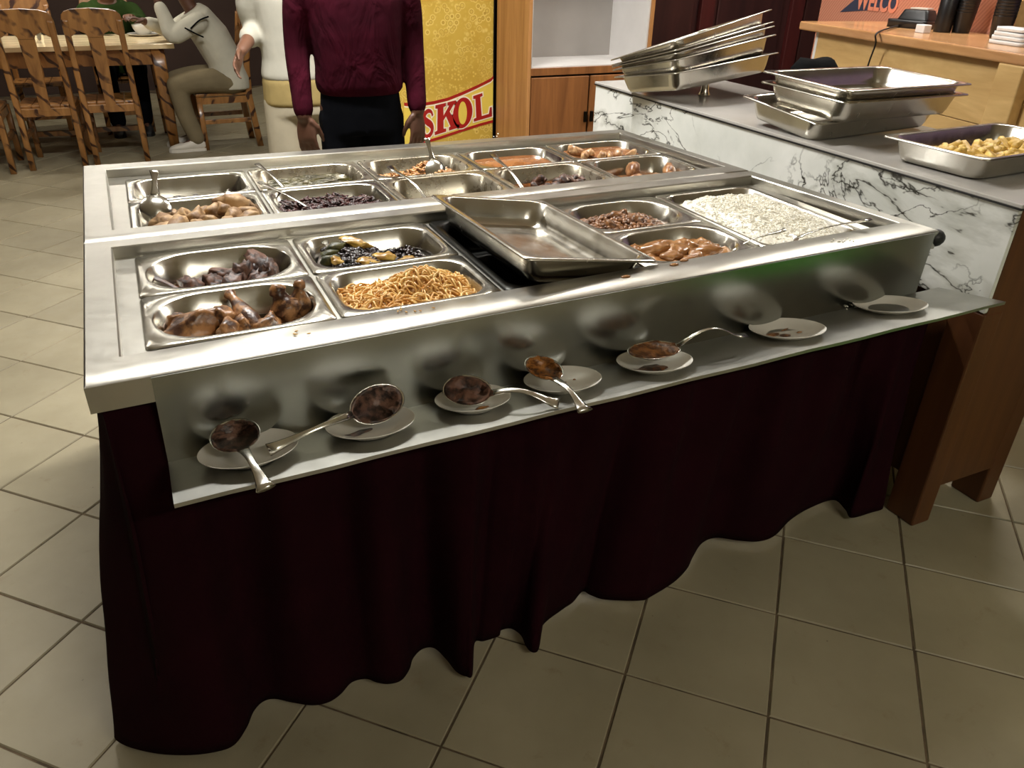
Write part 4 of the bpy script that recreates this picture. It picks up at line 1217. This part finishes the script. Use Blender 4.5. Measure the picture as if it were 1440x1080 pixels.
def make_chair(label, loc, rz, group):
    c = thing('dining_chair', label, 'chair', loc, rz, group)
    W2 = .175
    for s in (-1, 1):      # back legs run on into the back posts
        m = MB(); m.loft([rrect(.020, .024, .006, z, 2, s * W2 + dx, y) for z, y, dx in ((0, -.03, 0), (.40, .01, 0), (.62, .0, 0), (.98, -.055, -.004 * s), (1.0, -.058, -.004 * s))]); m.build('back_post', 'scorched_pine', c)
        m = MB(); m.loft([rrect(.020, .020, .006, z, 2, s * W2, .40) for z in (0, .41)]); m.build('leg', 'scorched_pine', c)
        m = MB(); m.box((s * W2 - .012, .02, .20), (s * W2 + .012, .39, .235)); m.build('stretcher', 'scorched_pine', c, bevel=.003)
        m = MB(); m.box((s * W2 - .013, .02, .355), (s * W2 + .013, .39, .405)); m.build('seat_rail', 'scorched_pine', c)
    m = MB(); m.box((-W2, .385, .15), (W2, .405, .19)); m.build('stretcher', 'scorched_pine', c, bevel=.003)
    m = MB(); m.box((-W2, -.004, .365), (W2, .022, .42)); m.build('seat_rail', 'scorched_pine', c, bevel=.003)
    for k in range(4):
        x0 = -W2 - .012 + k * (2 * W2 + .024) / 4; m = MB(); m.box((x0 + .002, .03, .412), (x0 + (2 * W2 + .024) / 4 - .002, .42, .436)); m.build('seat_slat', 'scorched_pine', c, bevel=.004)
    # broad arched top rail with rounded shoulders
    prof = [(-.195, .905), (-.195, .99), (-.186, 1.03), (-.165, 1.052), (-.12, 1.066), (0, 1.074), (.12, 1.066), (.165, 1.052), (.186, 1.03), (.195, .99), (.195, .905), (.165, .885), (.135, .90), (.10, .925), (.06, .905), (.045, .88), (-.045, .88), (-.06, .905), (-.10, .925), (-.135, .90), (-.165, .885)]
    m = MB(); yb = lambda z: .0 - (z - .62) * .153
    m.loft([[Vector((x, yb(z) + t_, z)) for x, z in prof] for t_ in (.014, -.014)], True, True, False); m.build('top_rail', 'scorched_pine', c, bevel=.005)
    sp_ = [(.400, .035), (.50, .036), (.62, .040), (.74, .046), (.84, .050), (.90, .052)]
    m = MB(); L = []
    for z, w_ in sp_: L.append([Vector((x, yb(z) * (1 if z > .62 else 0) + (.004 if z < .62 else 0) + yy, z)) for x, yy in ((-w_, -.009), (w_, -.009), (w_, .009), (-w_, .009))])
    m.loft(L, True, True, False); m.build('splat', 'scorched_pine', c, bevel=.004)
    return c


ch = make_chair('scorched pine chair tucked under the table, between two others', (-.415, 5.50, 0), -.06, 'dining chairs')
dup(ch, (-.885, 5.46, 0), -.04, 'scorched pine chair tucked in farthest along the table from the seated person')
dup(ch, (.012, 5.545, 0), -.02, 'scorched pine chair tucked in next to the table leg by the seated person')
dup(ch, (1.035, 5.93, 0), math.pi / 2 + .05, 'scorched pine chair carrying the person in the pale jacket')
dup(ch, (.10, 7.02, 0), math.pi + .03, 'scorched pine chair on the far side of the table, under the person in green')
dup(ch, (-.52, 7.02, 0), math.pi - .02, 'scorched pine chair on the far side of the table, empty')

def rest_at(x, y): return (x, y, TZ)
b = px_plane(203, 50, z=TZ)
pl_ = thing('dinner_plate', 'wide white plate under the bowl on the dining table', 'plate', (b.x, b.y, TZ)); m = MB()
m.lathe([(.002, .004), (.07, .004), (.125, .016), (.13, .018), (.125, .014), (.07, 0), (.002, 0)], 32); m.build('dish', 'porcelain', pl_)
bw = thing('soup_bowl', 'white soup bowl standing on a plate on the dining table', 'bowl', (b.x, b.y, TZ + .006)); m = MB()
m.lathe([(.002, .004), (.03, .004), (.055, .02), (.075, .055), (.080, .078), (.083, .078), (.078, .052), (.058, .014), (.035, 0), (.002, 0)], 32); m.build('bowl_body', 'porcelain', bw)
t = NT('clear_glass'); t.set((1, 1, 1, 1), .03); t.b.inputs['Transmission Weight'].default_value = 1.0
b2 = px_plane(57, 60, z=TZ); gl = thing('drinking_glass', 'clear drinking glass on the table behind the middle chair', 'glass', (b2.x, b2.y, TZ)); m = MB()
m.lathe([(.002, .006), (.024, .006), (.030, .11), (.032, .11), (.027, 0), (.002, 0)], 24); m.build('tumbler', 'clear_glass', gl)


# ------------------------------------------------------------------ people
plain('skin', (92, 60, 44), .5, var=.1, vscale=20)
plain('skin_light', (110, 74, 54), .5, var=.1, vscale=20)
t = NT('maroon_knit'); v = t.coord(); t.set(t.ramp(t.noise(v, 6, 4), [(.3, lin((42, 7, 17))), (.7, lin((62, 12, 27)))]), .95); t.b.inputs['Specular IOR Level'].default_value = .08
nb = t.noise(t.coord('Object', (1, 1, .45)), 11, 3, .5, 1.0); t.bump(nb, .55, .03)
cloth('navy_cloth', (11, 12, 17), var=.15, bump=.4, bscale=14)
cloth('cream_cloth', (182, 178, 164), var=.06, bump=.4, bscale=13)
cloth('beige_cloth', (174, 164, 142), var=.06, bump=.4, bscale=13)
cloth('gold_cloth', (160, 140, 92), var=.12, bump=.4, bscale=16)
cloth('grey_jacket', (198, 194, 178), var=.07, bump=.6, bscale=10)
cloth('khaki_cloth', (124, 112, 88), var=.08, bump=.6, bscale=12)
cloth('green_cloth', (44, 62, 28), var=.1, bump=.4, bscale=12)
plain('hair_black', (14, 12, 11), .8, var=.2, bump=.8, bscale=150)
plain('eye_white', (220, 214, 204), .3, var=0); plain('shoe_white', (214, 208, 196), .6, var=.05); plain('shoe_dark', (20, 18, 18), .5, var=.05)


def remeshed(name, mb, voxel, mat, parent, smooth=4):
    me = mb.mesh('tmp'); o = bpy.data.objects.new('tmp', me); COL.objects.link(o)
    r = o.modifiers.new('r', 'REMESH'); r.mode = 'VOXEL'; r.voxel_size = voxel; r.use_smooth_shade = True
    if smooth:
        s = o.modifiers.new('s', 'SMOOTH'); s.factor = .5; s.iterations = smooth
    bpy.context.view_layer.update()
    dg = bpy.context.evaluated_depsgraph_get(); res = bpy.data.meshes.new_from_object(o.evaluated_get(dg)); res.name = name
    bpy.data.objects.remove(o, do_unlink=True)
    res.polygons.foreach_set('use_smooth', [True] * len(res.polygons))
    return obj(name, res, mat, parent)


def limb(mb, pts, rad, n=16, sub=4):
    pts = [Vector(p) for p in pts]
    P_ = catmull(pts, sub); R_ = []
    for i in range(len(rad) - 1):
        for k in range(sub): R_.append(rad[i] + (rad[i + 1] - rad[i]) * k / sub)
    R_.append(rad[-1])
    mb.tube(P_, R_, n, 1.0, up=(0.3, .8, .1), roundcap=True)


def trunk(mb, rings, side, n=24, ex=2.4):
    # rings: (centre, half width, half depth); side = unit vector across the body
    cs = [Vector(r[0]) for r in rings]; L = []
    for i, (c, hw, hd) in enumerate(rings):
        a = cs[max(0, i - 1)]; b_ = cs[min(len(cs) - 1, i + 1)]; ax = (b_ - a).normalized()
        sd = (Vector(side) - ax * Vector(side).dot(ax)).normalized(); dp = ax.cross(sd)
        lp = []
        for k in range(n):
            ang = 2 * math.pi * k / n; c_, s_ = math.cos(ang), math.sin(ang)
            lp.append(cs[i] + sd * hw * math.copysign(abs(c_) ** (2 / ex), c_) + dp * hd * math.copysign(abs(s_) ** (2 / ex), s_))
        L.append(lp)
    mb.loft(L)


def shoe(root, mat, x, yc, sg, sole=True):
    """sg = +1 toes towards +Y, -1 towards -Y"""
    m = MB(); L = []
    for t_, hw, top_, bot in ((0, .022, .060, .02), (.03, .034, .085, .012), (.12, .038, .100, .012), (.30, .038, .098, .012), (.45, .041, .078, .012), (.62, .046, .066, .012), (.80, .046, .056, .012), (.93, .036, .044, .014), (1.0, .016, .030, .018)):
        y = yc + sg * (t_ - .40) * .285; zc = (top_ + bot) / 2; hz = (top_ - bot) / 2
        L.append([Vector((x + sg * hw * math.copysign(abs(math.cos(a)) ** .8, math.cos(a)), y, zc + hz * math.copysign(abs(math.sin(a)) ** .8, math.sin(a)))) for a in [2 * math.pi * i / 16 for i in range(16)]])
    m.loft(L); o = m.build('shoe', mat, root)
    m = MB(); out = [(0, .026), (.05, .038), (.2, .040), (.4, .040), (.62, .048), (.82, .048), (.95, .034), (1.01, .014)]
    lp = [(x + hw, yc + sg * (t_ - .40) * .285) for t_, hw in out] + [(x - hw, yc + sg * (t_ - .40) * .285) for t_, hw in reversed(out)]
    if sg < 0: lp = lp[::-1]
    m.loft([[Vector((a, b_, z)) for a, b_ in lp] for z in (0, .022)], True, True, False); m.build('sole', 'shoe_white' if mat == 'shoe_white' else 'black_rubber', o)


def hand(mb, wrist, d, n, s, sc=1.0, curl=.35):
    """d towards the fingers, n palm normal (fingers curl that way), s towards the thumb"""
    w = Vector(wrist); d = Vector(d).normalized(); n = (Vector(n) - d * Vector(n).dot(d)).normalized(); s = (Vector(s) - d * Vector(s).dot(d) - n * Vector(s).dot(n)).normalized()
    L = []
    for t_, hw, hd in ((-.015, .024, .020), (.02, .030, .016), (.05, .040, .015), (.085, .042, .013), (.098, .036, .009)):
        L.append([w + d * t_ * sc + s * hw * sc * math.cos(a) + n * hd * sc * math.sin(a) for a in [2 * math.pi * k / 14 for k in range(14)]])
    mb.loft(L)
    for k, (off, ln) in enumerate(((.031, .070), (.0105, .080), (-.0105, .074), (-.031, .058))):
        p = w + d * .088 * sc + s * off * sc; ang = curl * .4; pts = [p - d * .012]; rad = [.0088 * sc]
        sp_ = (k - 1.5) * -.05
        for q, fr2 in enumerate((.45, .30, .25)):
            pts.append(p.copy()); rad.append((.0088, .0082, .0074)[q] * sc)
            dv = (d * math.cos(ang) + n * math.sin(ang) + s * sp_).normalized(); p = p + dv * ln * fr2 * sc; ang += curl
        pts.append(p); rad.append(.0064 * sc)
        mb.tube(pts, rad, 10, roundcap=True)
    p = w + d * .022 * sc + s * .026 * sc; dv = (d * .72 + s * .55 + n * .30).normalized()
    pts = [p, p + dv * .032 * sc, p + dv * .032 * sc + (d * .88 + s * .2 + n * .35).normalized() * .032 * sc]
    pts.append(pts[-1] + (d * .9 + n * .4).normalized() * .024 * sc)
    mb.tube(pts, [.014 * sc, .0115 * sc, .0095 * sc, .0075 * sc], 10, roundcap=True)


def head(mb, c, fw, sc=1.0):
    """c = head centre, fw = facing direction (horizontal-ish)"""
    c = Vector(c); f = Vector(fw).normalized(); u = Vector((0, 0, 1)); u = (u - f * u.dot(f)).normalized(); s = f.cross(u)
    R = Matrix((s, f, u)).transposed()
    mb.ellip(c + (u * .028 - f * .006) * sc, (.076 * sc, .096 * sc, .094 * sc), 24, 16, R)
    mb.ellip(c + (u * -.045 + f * .022) * sc, (.060 * sc, .070 * sc, .075 * sc), 20, 12, R)
    mb.ellip(c + (u * -.092 + f * .062) * sc, (.024 * sc, .020 * sc, .020 * sc), 12, 8, R)
    mb.tube([c + (f * .088 + u * .022) * sc, c + (f * .104 - u * .010) * sc, c + (f * .112 - u * .026) * sc], [.009 * sc, .012 * sc, .016 * sc], 10, roundcap=True)
    mb.tube([c + (f * .088 - u * .054 + s * -.02) * sc, c + (f * .096 - u * .054) * sc, c + (f * .088 - u * .054 + s * .02) * sc], [.006 * sc, .009 * sc, .006 * sc], 8, roundcap=True)
    for k in (-1, 1):
        mb.ellip(c + s * k * .078 * sc - f * .006 * sc - u * .005 * sc, (.010 * sc, .020 * sc, .032 * sc), 10, 8, R)
        mb.tube([c + (f * .080 + u * .034 + s * k * .014) * sc, c + (f * .082 + u * .038 + s * k * .032) * sc, c + (f * .066 + u * .032 + s * k * .052) * sc], [.007 * sc] * 3, 8, roundcap=True)


def face_parts(root, c, fw, sc=1.0, hair='hair_black', long=False):
    c = Vector(c); f = Vector(fw).normalized(); u = Vector((0, 0, 1)); u = (u - f * u.dot(f)).normalized(); s = f.cross(u); R = Matrix((s, f, u)).transposed()
    for k in (-1, 1):
        m = MB(); m.ellip(c + (f * .080 + u * .012 + s * k * .031) * sc, (.012 * sc,) * 3, 12, 8); e = m.build('eye', 'eye_white', root)
        m = MB(); m.ellip(c + (f * .0895 + u * .012 + s * k * .031) * sc, (.005 * sc,) * 3, 10, 6); m.build('pupil', 'black_plastic', e)
    m = MB(); m.ellip(c + (u * .045 - f * .022) * sc, (.083 * sc, .095 * sc, .090 * sc), 24, 14, R)
    if long: m.ellip(c + (u * -.03 - f * .065) * sc, (.075 * sc, .045 * sc, .11 * sc), 20, 12, R)
    m.build('hair', hair, root)


# --- man in the maroon jumper
MXC, MYC = 1.030, 2.20
man = thing('person', 'person in a maroon jumper and dark trousers standing behind the buffet, arms hanging', 'person', (MXC, MYC, 0))
def man_body(mb, full):
    trunk(mb, [((0, 0, .86), .150, .105), ((0, 0, .95), .160, .112), ((0, -.005, 1.05), .150, .108), ((0, -.008, 1.18), .162, .115), ((0, -.002, 1.30), .178, .118), ((0, .005, 1.40), .172, .100), ((0, .01, 1.45), .11, .075), ((0, .01, 1.475), .06, .06)], (1, 0, 0))
mb = MB(); man_body(mb, True)
limb(mb, [(0, .01, 1.44), (0, -.005, 1.54)], [.058, .054])
head(mb, (0, -.03, 1.62), (0, -1, 0))
ARM = {-1: [(-.185, .005, 1.405), (-.222, .0, 1.28), (-.240, .005, 1.13), (-.244, -.035, 1.0), (-.246, -.075, .885)], 1: [(.185, .005, 1.405), (.218, .0, 1.28), (.232, .005, 1.13), (.233, -.025, 1.0), (.230, -.06, .885)]}
for s in (-1, 1):
    limb(mb, ARM[s], [.060, .052, .043, .039, .032])
    a = ARM[s]; hand(mb, a[-1], (-.04 * s, -.10, -1), (-s * .5, .85, 0), (-s * .85, -.5, 0), 1.06, .38)
    limb(mb, [(s * .085, 0, .90), (s * .10, -.01, .50), (s * .105, .02, .10)], [.088, .060, .042])
    limb(mb, [(s * .110, .0, .07), (s * .112, -.10, .045)], [.034, .024])
remeshed('body', mb, .0055, 'skin', man, 3)
mb = MB()
trunk(mb, [((0, 0, .955), .160, .118), ((0, 0, .972), .176, .128), ((0, -.002, 1.0), .181, .132), ((0, -.006, 1.06), .176, .130), ((0, -.008, 1.18), .182, .132), ((0, -.002, 1.30), .194, .132), ((0, .005, 1.40), .186, .112), ((0, .01, 1.455), .118, .086), ((0, .01, 1.485), .070, .070)], (1, 0, 0), 28)
for s in (-1, 1):
    a = ARM[s]; limb(mb, a[:4] + [tuple(Vector(a[3]).lerp(Vector(a[4]), .86))], [.072, .058, .049, .044, .039])
    e0 = Vector(a[3]).lerp(Vector(a[4]), .52); e1 = Vector(a[3]).lerp(Vector(a[4]), .86); mb.tube([e0, e1], [.043, .040], 14)
sw = remeshed('jumper', mb, .008, 'maroon_knit', man, 3)
mb = MB()
trunk(mb, [((0, 0, .80), .168, .12), ((0, 0, .90), .170, .122), ((0, 0, .965), .163, .116), ((0, 0, 1.0), .15, .105)], (1, 0, 0))
for s in (-1, 1): limb(mb, [(s * .082, 0, .86), (s * .100, -.008, .50), (s * .108, .02, .09)], [.100, .080, .072])
remeshed('trousers', mb, .010, 'navy_cloth', man, 4)
for s in (-1, 1):
    shoe(man, 'shoe_dark', s * .112, -.045, -1)
face_parts(man, (0, -.03, 1.62), (0, -1, 0))
man.rotation_euler = (0, 0, -.10)

# --- person in the cream top
wo = thing('person', 'person in a cream top with gold sash and pale trousers, partly behind the maroon jumper', 'person', (.935, 3.02, 0))
mb = MB()
trunk(mb, [((0, 0, .80), .165, .115), ((0, 0, .90), .165, .115), ((0, 0, 1.0), .140, .10), ((0, 0, 1.12), .150, .105), ((0, 0, 1.26), .165, .11), ((0, .005, 1.34), .155, .095), ((0, .01, 1.39), .09, .07)], (1, 0, 0))
limb(mb, [(0, .01, 1.38), (0, -.005, 1.48)], [.05, .046]); head(mb, (0, -.03, 1.55), (0, -1, 0), .96)
WARM = {-1: [(-.165, 0, 1.345), (-.195, .03, 1.24), (-.175, .06, 1.13), (-.23, -.06, 1.09), (-.275, -.14, 1.055)], 1: [(.165, 0, 1.345), (.20, .0, 1.20), (.215, .0, 1.08), (.21, -.05, .96), (.20, -.08, .86)]}
for s in (-1, 1):
    limb(mb, WARM[s], [.050, .044, .038, .032, .025])
hand(mb, WARM[-1][-1], (-.5, -.7, -.75), (.5, -.5, -.2), (.2, -.8, .5), .92, .35); hand(mb, WARM[1][-1], (0, -.1, -1), (-1, -.3, 0), (-.3, -1, 0), .92, .4)
for s in (-1, 1):
    limb(mb, [(s * .085, 0, .86), (s * .09, -.01, .48), (s * .09, .02, .10)], [.088, .058, .040]); limb(mb, [(s * .098, .0, .07), (s * .10, -.10, .045)], [.032, .022])
remeshed('body', mb, .006, 'skin_light', wo, 3)
mb = MB(); trunk(mb, [((0, 0, .905), .172, .125), ((0, 0, .925), .180, .130), ((0, 0, 1.0), .166, .122), ((0, 0, 1.12), .166, .120), ((0, 0, 1.26), .178, .124), ((0, .005, 1.34), .166, .108), ((0, .01, 1.395), .10, .08)], (1, 0, 0))
limb(mb, WARM[-1][:3] + [tuple(Vector(WARM[-1][2]).lerp(Vector(WARM[-1][3]), .75))], [.062, .058, .054, .050]); limb(mb, WARM[1][:4], [.062, .056, .050, .044])
remeshed('top', mb, .010, 'cream_cloth', wo, 4)
mb = MB(); trunk(mb, [((0, 0, .785), .176, .126), ((0, 0, .80), .182, .132), ((0, 0, .90), .178, .130), ((0, 0, .925), .168, .120)], (1, 0, 0)); remeshed('sash', mb, .010, 'gold_cloth', wo, 2)
mb = MB(); trunk(mb, [((0, 0, .74), .176, .125), ((0, 0, .86), .172, .122)], (1, 0, 0))
for s in (-1, 1): limb(mb, [(s * .086, 0, .80), (s * .10, -.005, .48), (s * .105, .02, .09)], [.100, .092, .095])
remeshed('trousers', mb, .012, 'beige_cloth', wo, 4)
for s in (-1, 1):
    shoe(wo, 'shoe_white', s * .10, -.04, -1)
face_parts(wo, (0, -.03, 1.55), (0, -1, 0), .96, long=True)


# --- seated diners
def seated(label, loc, rz, top, trous, skin, lean, arms, shoe_mat, strap=False, hairlong=False):
    """local frame: facing +Y, hips over the origin at seat height"""
    root = thing('person', label, 'person', loc, rz)
    sh = Vector((0, lean, .98)); hip = Vector((0, 0, .52))
    k1 = hip.lerp(sh, .33) + Vector((0, -.03, 0)); k2 = hip.lerp(sh, .7) + Vector((0, -.03, 0))
    def tr(mb, g):
        trunk(mb, [(hip + Vector((0, .0, -.06)), .165 + g, .12 + g), (hip, .17 + g, .125 + g), (k1, .158 + g, .115 + g), (k2, .175 + g, .118 + g), (sh, .175 + g, .10 + g), (sh + (sh - k2).normalized() * .06, .09 + g, .07 + g)], (1, 0, 0))
    nk = sh + Vector((0, .03, .07)); hc = sh + Vector((0, .10, .245))
    mb = MB(); tr(mb, 0); limb(mb, [tuple(nk - Vector((0, .02, .04))), tuple(nk + Vector((0, .035, .08)))], [.055, .052]); head(mb, hc, (0, .96, -.25))
    for s in (-1, 1):
        A_ = arms[s]; S_ = sh + Vector((s * .175, 0, -.025)); pts = [S_, S_.lerp(Vector(A_[0]), .5) + Vector((s * .01, 0, 0)), Vector(A_[0]), Vector(A_[0]).lerp(Vector(A_[1]), .5), Vector(A_[1])]
        limb(mb, pts, [.058, .05, .042, .036, .027]); dv = (pts[-1] - pts[-2]).normalized(); hand(mb, pts[-1], dv, A_[2], A_[3], .95, .55)
        limb(mb, [(s * .09, 0, .51), (s * .12, .24, .525), (s * .12, .43, .50)], [.085, .075, .06]); limb(mb, [(s * .12, .43, .50), (s * .115, .40, .28), (s * .11, .34, .10)], [.058, .052, .04])
        limb(mb, [(s * .113, .36, .07), (s * .115, .46, .045)], [.032, .022])
    remeshed('body', mb, .0065, skin, root, 3)
    mb = MB(); tr(mb, .022)
    for s in (-1, 1):
        A_ = arms[s]; S_ = sh + Vector((s * .175, 0, -.025)); E_ = Vector(A_[0]); H_ = Vector(A_[1]); limb(mb, [S_, S_.lerp(E_, .5) + Vector((s * .01, 0, 0)), E_, E_.lerp(H_, .45), E_.lerp(H_, .80)], [.076, .068, .062, .054, .046])
    remeshed('jacket', mb, .010, top, root, 4)
    mb = MB(); trunk(mb, [(hip + Vector((0, .01, -.065)), .172, .125), (hip + Vector((0, 0, .01)), .176, .13), (hip + Vector((0, 0, .05)), .165, .12)], (1, 0, 0))
    for s in (-1, 1):
        limb(mb, [(s * .09, 0, .515), (s * .12, .24, .53), (s * .12, .43, .505)], [.100, .090, .078]); limb(mb, [(s * .12, .43, .505), (s * .115, .40, .28), (s * .11, .345, .10)], [.076, .070, .066])
    remeshed('trousers', mb, .011, trous, root, 4)
    for s in (-1, 1):
        shoe(root, shoe_mat, s * .115, .40, 1)
    face_parts(root, hc, (0, .96, -.25), long=hairlong)
    return root


# facing -X: rotate local +Y onto -X  (rz = +90 degrees)
diner = seated('person in a pale grey jacket and khaki trousers eating at the dining table', (.93, 5.86, 0), math.pi / 2, 'grey_jacket', 'khaki_cloth', 'skin', .20,
               {-1: [(-.20, .40, .87), (-.10, .46, 1.10), (.4, .2, 0), (0, -.3, 1)], 1: [(.19, .38, .87), (.06, .58, .95), (0, .2, -1), (-1, 0, .2)]}, 'shoe_white')
# black stripes on the jacket (local frame: near side is -X)
for pts in ([(-.262, .13, 1.0), (-.272, .20, .975), (-.270, .27, .92)], [(-.262, .31, .925), (-.275, .24, .885), (-.262, .19, .86)]):
    m = MB(); m.tube(catmull(pts, 5), .011, 8, .5); m.build('black_stripe', 'black_cloth', diner)
green = seated('person in a green shirt seated on the far side of the dining table', (.13, 6.98, 0), math.pi, 'green_cloth', 'navy_cloth', 'skin_light', .10,
               {-1: [(-.23, .22, .86), (-.16, .46, .93), (0, .3, -1), (1, 0, 0)], 1: [(.21, .20, .84), (.10, .40, .86), (0, 0, -1), (-1, 0, 0)]}, 'shoe_dark')

# unseen green bin, added off to the right for the apron's green reflection
plain('green_plastic', (72, 150, 34), .45, var=.05)
gb = thing('reflection_bin', 'bright green plastic bin added out of view for the green reflection in the apron', 'bin', (2.42, -.90, 0))
m = MB(); m.loft([rrect(.20, .17, .05, 0), rrect(.205, .175, .05, .02), rrect(.245, .205, .06, .58), rrect(.235, .195, .05, .58), rrect(.195, .165, .05, .02)]); m.build('bin_body', 'green_plastic', gb)
m = MB(); m.loft([rrect(.262, .222, .065, .565), rrect(.265, .225, .066, .58), rrect(.262, .222, .065, .60), rrect(.236, .196, .05, .60), rrect(.236, .196, .05, .565), rrect(.262, .222, .065, .565)], False, False); m.build('rim', 'green_plastic', gb)
